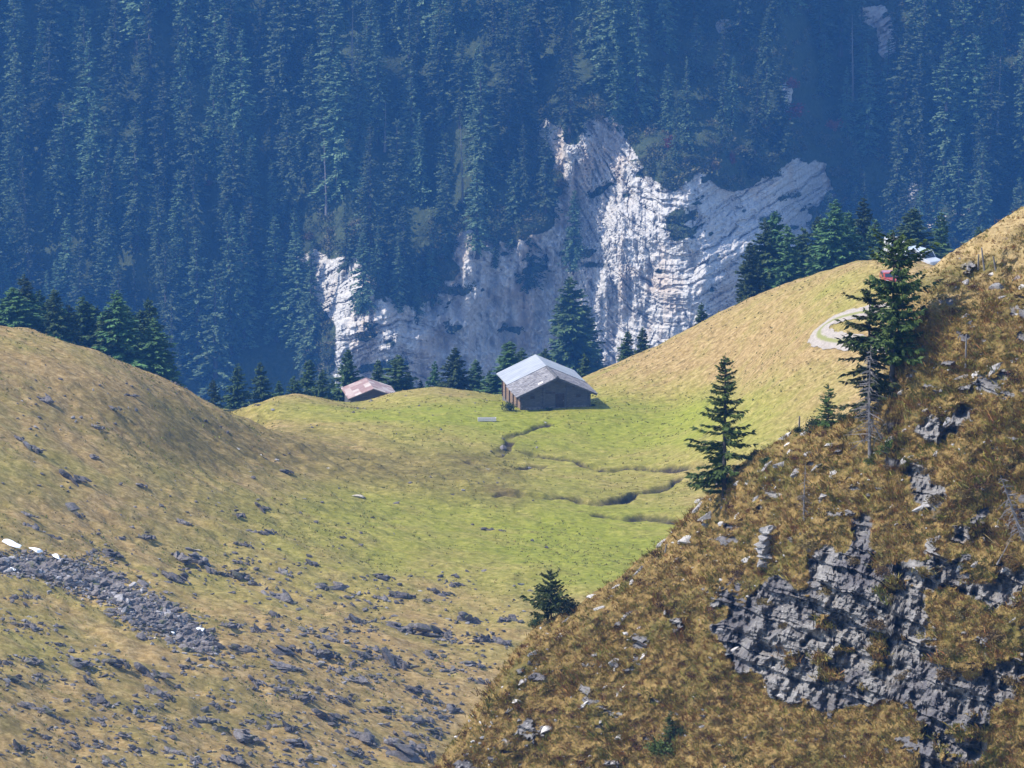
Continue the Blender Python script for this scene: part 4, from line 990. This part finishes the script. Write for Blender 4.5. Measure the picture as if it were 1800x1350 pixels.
bush(893, 724, 22, 'shrub', 'green nettle bush at the left corner of the large barn', VP); bush(968, 722, 10, 'dark', 'small dark weed clump at the barn gable', VP); bush(1042, 714, 7, 'dark', 'dark weeds at the right corner of the large barn', VP)

M_HEATH = foliage('heather', (.05, .032, .014), (.12, .065, .026), (.20, .13, .05), .5)
Vs = []; lib_ = [bush_arr(750 + k, 170, (1, 1, .6), .2) for k in range(10)]
for i in range(520):
    j = rf_.integers(0, len(HC)); t_ = rf_.integers(4, NR - 4)
    if rh_vis[t_, j] > .5 or float(fbm(np.array([HC[j] / 60.]), np.array([PYh[t_, j] / 45.]), 3, 97)[0]) < -.05: continue
    Vs.append(lib_[i % 10] * rf_.uniform(.18, .5) + Vh[t_, j])
tag(link('heather', crown_mesh('heather', np.vstack(Vs), M_HEATH)), 'dark rusty heather and bilberry clumps spread over the near hillside', 'heather', kind='stuff')
Vs, Fs, b0_, mi = [], [], 0, []
lib_ = [rock_arr(np.random.default_rng(900 + k), 1, (1, .7, .45), 7, 0) for k in range(20)]
for i in range(1500):
    j = rf_.integers(0, len(HC)); t_ = rf_.integers(4, NR - 2)
    if float(fbm(np.array([HC[j] / 50.]), np.array([PYh[t_, j] / 40.]), 3, 98)[0]) < .0: continue
    v, f = lib_[i % 20]; v = v @ rotm(*rf_.uniform(-.6, .6, 3)).T * (abs(rf_.normal(0, .09)) + .05) + Vh[t_, j]; Vs.append(v); Fs.append(f + b0_); b0_ += len(v); mi.append(np.full(len(f), i % 2))
tag(link('stone_chips', make_mesh('stone_chips', np.vstack(Vs), np.vstack(Fs), [M_ROCKM, M_ROCKL], False, None, None, np.concatenate(mi))), 'small pale limestone chips scattered through the near turf', 'stones', kind='stuff')

# fence posts
def post(px, yb, yt, lean, label):
    p = HP(px, yb); H = (yb - yt) * p.y / F; mb = MB(); mb.tube([(0, 0, -.2), (0, 0, H * .5), (.01, 0, H)], [.05, .045, .035], 7)
    tag(link('fence_post', mb.mesh('fence_post', M_DEAD), None, p, (0, lean, 0)), label, 'post', 'old fence posts')
post(1719, 474, 446, 0.0, 'left upright of the three fence posts on the right tan slope'); post(1730, 476, 434, -.15, 'tallest leaning post, middle of the three on the right tan slope'); post(1750, 474, 449, -.2, 'rightmost leaning post of the three on the right tan slope')
post(1698, 640, 586, 0.0, 'thin grey post standing on turf right of the tallest spruce'); post(1404, 748, 722, 0.0, 'short post on the crest beside the smallest juniper'); post(1170, 972, 956, .1, 'stub of a dark post on the crest above the meadow')

# ------------------------------------------------------------------ buildings
M_WOOD = simple('grey_weathered_wood', [(.25, (.04, .04, .043)), (.5, (.085, .085, .09)), (.75, (.18, .175, .18))], 3, mapscale=(.5, .5, 6), bs=.6, bd=.05)
M_WOODB = simple('brown_board_wood', [(.25, (.08, .05, .035)), (.5, (.20, .13, .085)), (.75, (.38, .29, .22))], 3, mapscale=(.6, .6, 5), bs=.5, bd=.04)
M_DARKW = simple('dark_timber', [(.3, (.03, .025, .022)), (.7, (.08, .065, .055))], 3)
M_STONE = simple('rubble_stone', [(.3, (.07, .065, .06)), (.5, (.14, .13, .12)), (.7, (.24, .23, .22))], 3.5, bs=.8, bd=.1)
M_REDW = simple('red_painted_wood', [(.3, (.22, .03, .02)), (.7, (.38, .06, .04))], 4)
def shingles(name, tones, w=.55, h=.35):
    m, nt, b = newmat(name); co = N(nt, 'ShaderNodeTexCoord').outputs['Object']
    v = N(nt, 'ShaderNodeTexVoronoi'); v.inputs['Scale'].default_value = 1; mp = N(nt, 'ShaderNodeMapping'); mp.inputs['Scale'].default_value = (2.0, 2.6, 2.0); nt.links.new(co, mp.inputs[0]); nt.links.new(mp.outputs[0], v.inputs['Vector'])
    sp = N(nt, 'ShaderNodeSeparateColor'); nt.links.new(v.outputs['Color'], sp.inputs[0])
    c = ramp(nt, sp.outputs[0], tones); c = mix(nt, .5, c, ramp(nt, noise(nt, 3, 6, .7), [(.3, tones[0][1]), (.7, tones[-1][1])]))
    setc(nt, b, c); bump(nt, b, sp.outputs[1], .8, .06); return m
M_SHING = shingles('wood_shingles', [(.1, (.09, .085, .09)), (.5, (.19, .18, .185)), (.9, (.33, .315, .32))])
m, nt, b = newmat('sheet_metal'); co = N(nt, 'ShaderNodeTexCoord').outputs['Object']
wv = N(nt, 'ShaderNodeTexWave', wave_type='BANDS', bands_direction='Y'); wv.inputs['Scale'].default_value = .42; nt.links.new(co, wv.inputs[0])
setc(nt, b, mix(nt, ramp(nt, wv.outputs['Fac'], [(.0, (.9, .9, .9)), (.08, (0, 0, 0))]), ramp(nt, noise(nt, .8, 5, .6, mapscale=(.4, 1.5, 1)), [(.3, (.27, .28, .30)), (.7, (.40, .41, .43))]), (.2, .205, .22)))
b.inputs['Roughness'].default_value = .5; b.inputs['Metallic'].default_value = .15; bump(nt, b, wv.outputs['Fac'], .3, .03); M_METAL = m
m, nt, b = newmat('rusty_sheets'); co = N(nt, 'ShaderNodeTexCoord').outputs['Object']
mp = N(nt, 'ShaderNodeMapping'); mp.inputs['Scale'].default_value = (1.25, .95, 0.0); nt.links.new(co, mp.inputs[0]); wn = N(nt, 'ShaderNodeTexWhiteNoise', noise_dimensions='2D')
sn = N(nt, 'ShaderNodeVectorMath', operation='FLOOR'); nt.links.new(mp.outputs[0], sn.inputs[0]); nt.links.new(sn.outputs[0], wn.inputs['Vector'])
c = ramp(nt, wn.outputs['Value'], [(.3, (.20, .12, .11)), (.45, (.26, .17, .155)), (.62, (.36, .29, .26)), (.9, (.44, .39, .35))])
c = mix(nt, .25, c, ramp(nt, noise(nt, 2, 6, .7), [(.3, (.22, .11, .09)), (.7, (.55, .42, .38))])); setc(nt, b, c); b.inputs['Roughness'].default_value = .6; M_RUST = m

def empty(name, loc, rz=0):
    o = bpy.data.objects.new(name, None); COL.objects.link(o); o.location = loc; o.rotation_euler = (0, 0, rz); return o
zb = min(vground(*pt(a, b_, float(d))[:2]) for a, b_, d in ((914, 724, 598), (976, 718, 600), (1038, 712, 602)))
fc = pt(977, 718, 600.0)
barn = empty('barn', (fc[0], fc[1], fc[2]), R(11)); tag(barn, 'large weathered grey wooden barn with half metal half shingle gable roof', 'barn')
HW, LN, AZ, EW = 4.35, 12.6, 4.2, 5.1          # half wall width, length, apex height, half roof width
rise = 2.3; slope_ = rise / EW
wt = lambda x: AZ - .22 - abs(x) * slope_
f_ = MB(); f_.box(-HW - .06, HW + .06, -.06, LN + .06, -1.6, .28); f_.build('foundation', M_STONE, barn)
g_ = MB(); g2_ = MB()                             # log courses
k = 0; z = .28
while z < wt(0) - .08:
    hw = HW if z + .2 < wt(HW) else min(HW, (wt(0) - z - .22) / slope_)
    if hw > .15:
        o_ = .02 * (k % 2); g_.box(-hw, hw, -o_, .2 - o_, z, z + .218); g2_.box(-hw, hw, LN - .2, LN, z, z + .218)
    z += .215; k += 1
g_.build('gable_wall', M_WOOD, barn, 0); g2_.build('gable_wall', M_WOOD, barn)
g_ = MB(); g_.box(HW - .16, HW, .2, LN - .2, .28, wt(HW)); 
z = -.82
while z < wt(HW): g_.box(-HW - .075, -HW + .16, .2, LN - .2, z, min(z + .26, wt(HW))); z += .275
g_.build('side_wall', M_WOODB, barn, .015)
for x in (-HW, -1.55, 1.5, HW):
    p_ = MB(); p_.box(x - .12, x + .12, -.16, -.03, .1, wt(x) - .05); p_.build('post', M_WOOD, barn, .02)
for y in (.1, 2.6, 5.1, 7.6, 10.1, LN - .2):
    p_ = MB(); p_.box(-HW - .20, -HW - .08, y - .1, y + .1, -.8, wt(HW) - .02); p_.build('post', M_DARKW, barn, .02)
d_ = MB()
for i in range(6): d_.box(-.05 + i * .19, .13 + i * .19, -.10, -.03, .15, 1.9 + .02 * (i % 2))
dd = d_.build('door', M_DARKW, barn, .01); hb = MB(); hb.box(.9, 1.0, -.15, -.11, .95, 1.08); hb.build('handle', M_DEAD, dd)
for x in (-3.0, 2.9):
    w_ = MB(); w_.box(x - .3, x + .3, -.07, -.02, 1.35, 1.75); wi = w_.build('window', M_DARKW, barn); q_ = MB()
    for a in (-.34, .28): q_.box(x + a, x + a + .06, -.10, -.03, 1.3, 1.8)
    q_.box(x - .28, x + .28, -.10, -.03, 1.29, 1.35); q_.box(x - .28, x + .28, -.10, -.03, 1.75, 1.81); q_.build('frame', M_WOOD, wi)
s_ = MB(); s_.box(HW + .005, HW + .09, .3, 1.4, .3, 1.6); s_.build('shutter', M_REDW, barn)['label'] = 'red shutter on the right side'
lb = MB(); lb.box(-1.3, -.1, -.12, -.04, 1.95, 2.15); lb.build('beam', M_DARKW, barn)
def roof_side(sg, y0, y1, th, lift, ew=EW, az=AZ, sl=None):
    sl = slope_ if sl is None else sl
    m_ = MB(); z0 = az + lift
    poly = [(0, z0), (sg * ew, z0 - ew * sl), (sg * ew, z0 - th - ew * sl), (0, z0 - th)]
    m_.prism(poly, y0, y1); return m_
# shingle half (front) as overlapping rows; metal half (rear)
def shingle_rows(sg, y0, y1, seed):
    rg = random.Random(seed); m_ = MB(); n = 12; dx = EW / n
    ang = math.atan(slope_)
    m_.prism([(0, AZ - .02), (sg * EW, AZ - .02 - rise), (sg * EW, AZ - .14 - rise), (0, AZ - .14)], y0, y1)
    for r_ in range(n):
        xa = EW - (r_ + 1) * dx; xb = EW - r_ * dx + .16; y = y0 - .02
        while y < y1 - .15:
            w = rg.uniform(.3, .75); ye = min(y + w, y1); tilt = rg.uniform(.02, .075); za = AZ - xa * slope_ + .0; zb_ = AZ - xb * slope_ + tilt
            x_a = max(xa, .0)
            m_.add([(sg * x_a, y, za), (sg * xb, y, zb_), (sg * xb, ye - .03, zb_), (sg * x_a, ye - .03, za), (sg * x_a, y, za - .05), (sg * xb, y, zb_ - .06), (sg * xb, ye - .03, zb_ - .06), (sg * x_a, ye - .03, za - .05)],
                   [(0, 1, 2, 3), (4, 7, 6, 5), (0, 4, 5, 1), (1, 5, 6, 2), (2, 6, 7, 3), (3, 7, 4, 0)]); y = ye
    return m_
YF, YM, YB = -.95, 6.1, 13.2
for sg in (-1, 1):
    shingle_rows(sg, YF, YM, 5 + sg).build('shingle_roof', M_SHING, barn)
    roof_side(sg, YM - .1, YB, .10, .10).build('metal_roof', M_METAL, barn)
rc = MB(); rc.prism([(-.25, AZ - .02), (0, AZ + .16), (.25, AZ - .02), (0, AZ + .06)], YF, YM - .2); rc.build('ridge_board', M_WOOD, barn)
for sg in (-1, 1):
    vb = MB(); vb.prism([(0, AZ - .03), (sg * EW, AZ - .03 - rise), (sg * EW, AZ - .26 - rise), (0, AZ - .26)], YF - .06, YF - .01); vb.build('barge_board', M_WOOD, barn)
for x, z in ((0, AZ - .3), (-HW, wt(HW) - .0), (HW, wt(HW) - .0), (-2.2, wt(2.2) - .02), (2.2, wt(2.2) - .02)):
    pb = MB(); pb.box(x - .09, x + .09, YF + .1, -.17, z - .16, z); pb.build('purlin', M_DARKW, barn)
wp = MB(); xw = 1.7; wp.add([(-xw, -.5, AZ - xw * slope_ + .09), (-xw - .6, -.5, AZ - (xw + .6) * slope_ + .09), (-xw - .6, .15, AZ - (xw + .6) * slope_ + .09), (-xw, .15, AZ - xw * slope_ + .09),
     (-xw, -.5, AZ - xw * slope_ + .05), (-xw - .6, -.5, AZ - (xw + .6) * slope_ + .05), (-xw - .6, .15, AZ - (xw + .6) * slope_ + .05), (-xw, .15, AZ - xw * slope_ + .05)], [(0, 1, 2, 3), (4, 5, 6, 7), (0, 4, 5, 1), (1, 5, 6, 2), (2, 6, 7, 3), (3, 7, 4, 0)])
M_PALE = simple('pale_board', [(.3, (.55, .5, .48)), (.7, (.7, .66, .64))], 3)
wp.build('patch_board', M_PALE, barn)

# small hut: apex front shows at (657, 683)
ap = pt(657, 683, 622.0); hut = empty('hut', (ap[0], ap[1], ap[2] - 3.1), R(10)); tag(hut, 'small low hut with patchwork rusty pink sheet roof half hidden by the mound', 'hut')
W2, L2_, A2 = 3.35, 7.0, 3.1; sl2 = 1.25 / W2
b_ = MB(); b_.prism([(-2.9, -1.5), (2.9, -1.5), (2.9, A2 - .12 - 2.9 * sl2), (0, A2 - .12), (-2.9, A2 - .12 - 2.9 * sl2)], .5, L2_ - .3); b_.build('wall', M_WOOD, hut)
q_ = MB(); q_.box(-.5, .5, .42, .49, 0, 1.7); q_.build('door', M_DARKW, hut)
for sg in (-1, 1):
    m_ = MB(); m_.prism([(0, A2), (sg * W2, A2 - W2 * sl2), (sg * W2, A2 - .09 - W2 * sl2), (0, A2 - .09)], 0, L2_)
    m_.build('roof', M_RUST, hut)
    m_ = MB(); m_.prism([(0, A2 - .1), (sg * W2, A2 - .1 - W2 * sl2), (sg * W2, A2 - .28 - W2 * sl2), (0, A2 - .28)], .03, .08); m_.build('barge_board', M_WOOD, hut)
# watering trough
p = VP(856, 742); tr = empty('water_trough', p, R(2)); tag(tr, 'long pale grey water trough lying on grass in front of the large barn', 'trough')
m_ = MB(); m_.box(-1.15, 1.15, -.25, -.18, .1, .5); m_.box(-1.15, 1.15, .18, .25, .1, .5); m_.box(-1.15, -1.08, -.18, .18, .1, .5); m_.box(1.08, 1.15, -.18, .18, .1, .5); m_.box(-1.08, 1.08, -.18, .18, .1, .18); m_.build('basin', M_PALE, tr, .01)
for x in (-.8, .8): q_ = MB(); q_.box(x - .1, x + .1, -.22, .22, -.25, .1); q_.build('leg', M_STONE, tr)
m_ = MB(); m_.box(-1.08, 1.08, -.18, .18, .36, .40); mw, nt, b2 = newmat('trough_water'); b2.inputs['Base Color'].default_value = (.02, .03, .035, 1); b2.inputs['Roughness'].default_value = .08; m_.build('water', mw, tr)

# parked vehicles behind the tallest spruce
def paint(name, c):
    m, nt, b = newmat(name); b.inputs['Base Color'].default_value = (*c, 1); b.inputs['Roughness'].default_value = .25; b.inputs['Specular IOR Level'].default_value = .5; b.inputs['Coat Weight'].default_value = .4; return m
M_WHITE = paint('white_paint', (.7, .7, .7)); M_RED = paint('red_paint', (.34, .05, .02)); M_SILV = paint('silver_paint', (.45, .47, .5)); M_GLASS = paint('dark_glass', (.02, .025, .03)); M_TYRE = paint('tyre_rubber', (.03, .03, .03)); M_TYRE.node_tree.nodes['Principled BSDF'].inputs['Roughness'].default_value = .9
M_LAMP = paint('lamp_glass', (.75, .75, .72)); M_RLAMP = paint('rear_lamp', (.6, .03, .02))
def vehicle(name, label, cat, loc, rz, prof, glassprof, wdt, mat, wheels, rw):
    r = empty(name, loc, rz); tag(r, label, cat)
    def along(poly, x0, x1):
        n = len(poly); m_ = MB(); m_.add([(x0, y, z) for y, z in poly] + [(x1, y, z) for y, z in poly], [tuple(range(n)), tuple(range(2 * n - 1, n - 1, -1))] + [(i, i + n, (i + 1) % n + n, (i + 1) % n) for i in range(n)]); return m_
    along(prof, -wdt / 2, wdt / 2).build('body', mat, r, .06)
    for k, gp in enumerate(glassprof):
        along(gp, -wdt / 2 - .012, wdt / 2 + .012).build('side_window', M_GLASS, r)
    ys = [y for y, z in prof]; zs = [z for y, z in prof]
    # windscreen follows the sloping front edge
    (ya, za), (yb_, zb_) = ws = vehicle.ws
    m_ = MB(); w2 = wdt / 2 - .14; nx = Vector((0, zb_ - za, -(yb_ - ya))).normalized() * .02
    if nx.y > 0: nx = -nx
    m_.add([Vector((-w2, ya, za)) + nx, Vector((w2, ya, za)) + nx, Vector((w2 - .08, yb_, zb_)) + nx, Vector((-w2 + .08, yb_, zb_)) + nx], [(0, 1, 2, 3)]); m_.build('windscreen', M_GLASS, r)
    for x in (-wdt / 2 + .22, wdt / 2 - .22):
        m_ = MB(); m_.box(x - .16, x + .16, min(ys) - .03, min(ys) + .03, .62, .8); m_.build('headlight', M_LAMP, r)
        m_ = MB(); m_.box(x - .1, x + .1, max(ys) - .03, max(ys) + .03, .7, .95); m_.build('tail_light', M_RLAMP, r)
        m_ = MB(); m_.box(math.copysign(wdt / 2 + .02, x), math.copysign(wdt / 2 + .2, x), ya + .3, ya + .38, za + .02, za + .18) if x > 0 else m_.box(-wdt / 2 - .2, -wdt / 2 - .02, ya + .3, ya + .38, za + .02, za + .18); m_.build('mirror', M_GLASS, r)
    for x in (-wdt / 2 + .08, wdt / 2 - .08):
        for y in wheels:
            m_ = MB(); m_.tube([(x - .11, y, rw), (x + .11, y, rw)], [rw, rw], 16); wh = m_.build('wheel', M_TYRE, r)
            m_ = MB(); m_.tube([(x - .12, y, rw), (x + .12, y, rw)], [rw * .58] * 2, 12); m_.build('rim', M_SILV, wh)
    return r
VAN = [(0, .35), (0, .95), (.25, 1.1), (1.1, 1.35 * 0 + 1.25), (1.75, 2.1), (4.9, 2.2), (5.0, 1.9), (5.0, .35)]
CAR = [(0, .3), (0, .7), (.9, .92), (1.7, 1.42), (3.2, 1.44), (4.0, .98), (4.2, .9), (4.2, .3)]
def gpos(px, D):
    kx, _ = ray(px, 460); x = float(kx) * D; return Vector((x, D, vground(x, D)))
vehicle.ws = ((1.12, 1.3), (1.7, 2.0))
vehicle('van', 'white van glimpsed behind the tallest spruce, left of the silver one', 'van', gpos(1582, 597), R(8), VAN, [[(1.5, 1.35), (1.9, 1.95), (2.6, 1.97), (2.6, 1.35)], [(2.8, 1.35), (2.8, 1.97), (3.6, 1.98), (3.6, 1.35)]], 2.0, M_WHITE, (.95, 4.0), .34)
vehicle('van', 'silver white van parked by the gravel at the ridge, half sunk behind the tan slope', 'van', gpos(1646, 596) + Vector((0, 0, -.5)), R(38), VAN, [[(1.5, 1.35), (1.9, 1.95), (2.6, 1.97), (2.6, 1.35)], [(2.8, 1.35), (2.8, 1.97), (4.6, 1.98), (4.6, 1.35)]], 2.0, M_SILV, (.95, 4.0), .34)
vehicle.ws = ((.95, .97), (1.65, 1.36))
vehicle('car', 'small red car in front of the white van behind the tallest spruce', 'car', gpos(1569, 586) + Vector((0, 0, -.25)), R(6), CAR, [[(1.3, .98), (1.8, 1.36), (2.4, 1.38), (2.4, .98)], [(2.5, .98), (2.5, 1.38), (3.1, 1.37), (3.6, .98)]], 1.7, M_RED, (.8, 3.4), .3)

# ------------------------------------------------------------------ haze
m = bpy.data.materials.new('haze'); m.use_nodes = True; nt = m.node_tree; nt.nodes.clear()
out = N(nt, 'ShaderNodeOutputMaterial'); pv = N(nt, 'ShaderNodeVolumePrincipled'); pv.inputs['Color'].default_value = (.10, .35, .94, 1); pv.inputs['Density'].default_value = .000145; pv.inputs['Anisotropy'].default_value = .2
nt.links.new(pv.outputs[0], out.inputs['Volume'])
mb = MB(); mb.box(-420, 420, -20, 1900, -350, 12); hz = mb.build('haze', m); tag(hz, 'blue autumn haze filling the valley', 'haze', kind='stuff')

# ------------------------------------------------------------------ light
SUN_EL, sx_, sy_ = R(50), -.98, -.12
hd = math.hypot(sx_, sy_); sv = Vector((sx_ / hd * math.cos(SUN_EL), sy_ / hd * math.cos(SUN_EL), math.sin(SUN_EL)))
sd = bpy.data.lights.new('sun', 'SUN'); sd.energy = 3.4; sd.angle = R(.6); sd.color = (1, .93, .82)
so = bpy.data.objects.new('sun', sd); COL.objects.link(so); so.rotation_euler = sv.to_track_quat('Z', 'Y').to_euler()
w = bpy.data.worlds.new('World'); scene.world = w; w.use_nodes = True; nt = w.node_tree
sk = N(nt, 'ShaderNodeTexSky', sky_type='NISHITA'); sk.sun_disc = False; sk.sun_elevation = SUN_EL; sk.sun_rotation = math.atan2(sv.x, sv.y); sk.altitude = 1500
bg = nt.nodes['Background']; bg.inputs['Strength'].default_value = .15; nt.links.new(sk.outputs[0], bg.inputs[0])
scene.view_settings.view_transform = 'Standard'; scene.view_settings.look = 'None'; scene.view_settings.exposure = 1.13; scene.view_settings.gamma = 1
scene.render.resolution_x = 1024; scene.render.resolution_y = 768
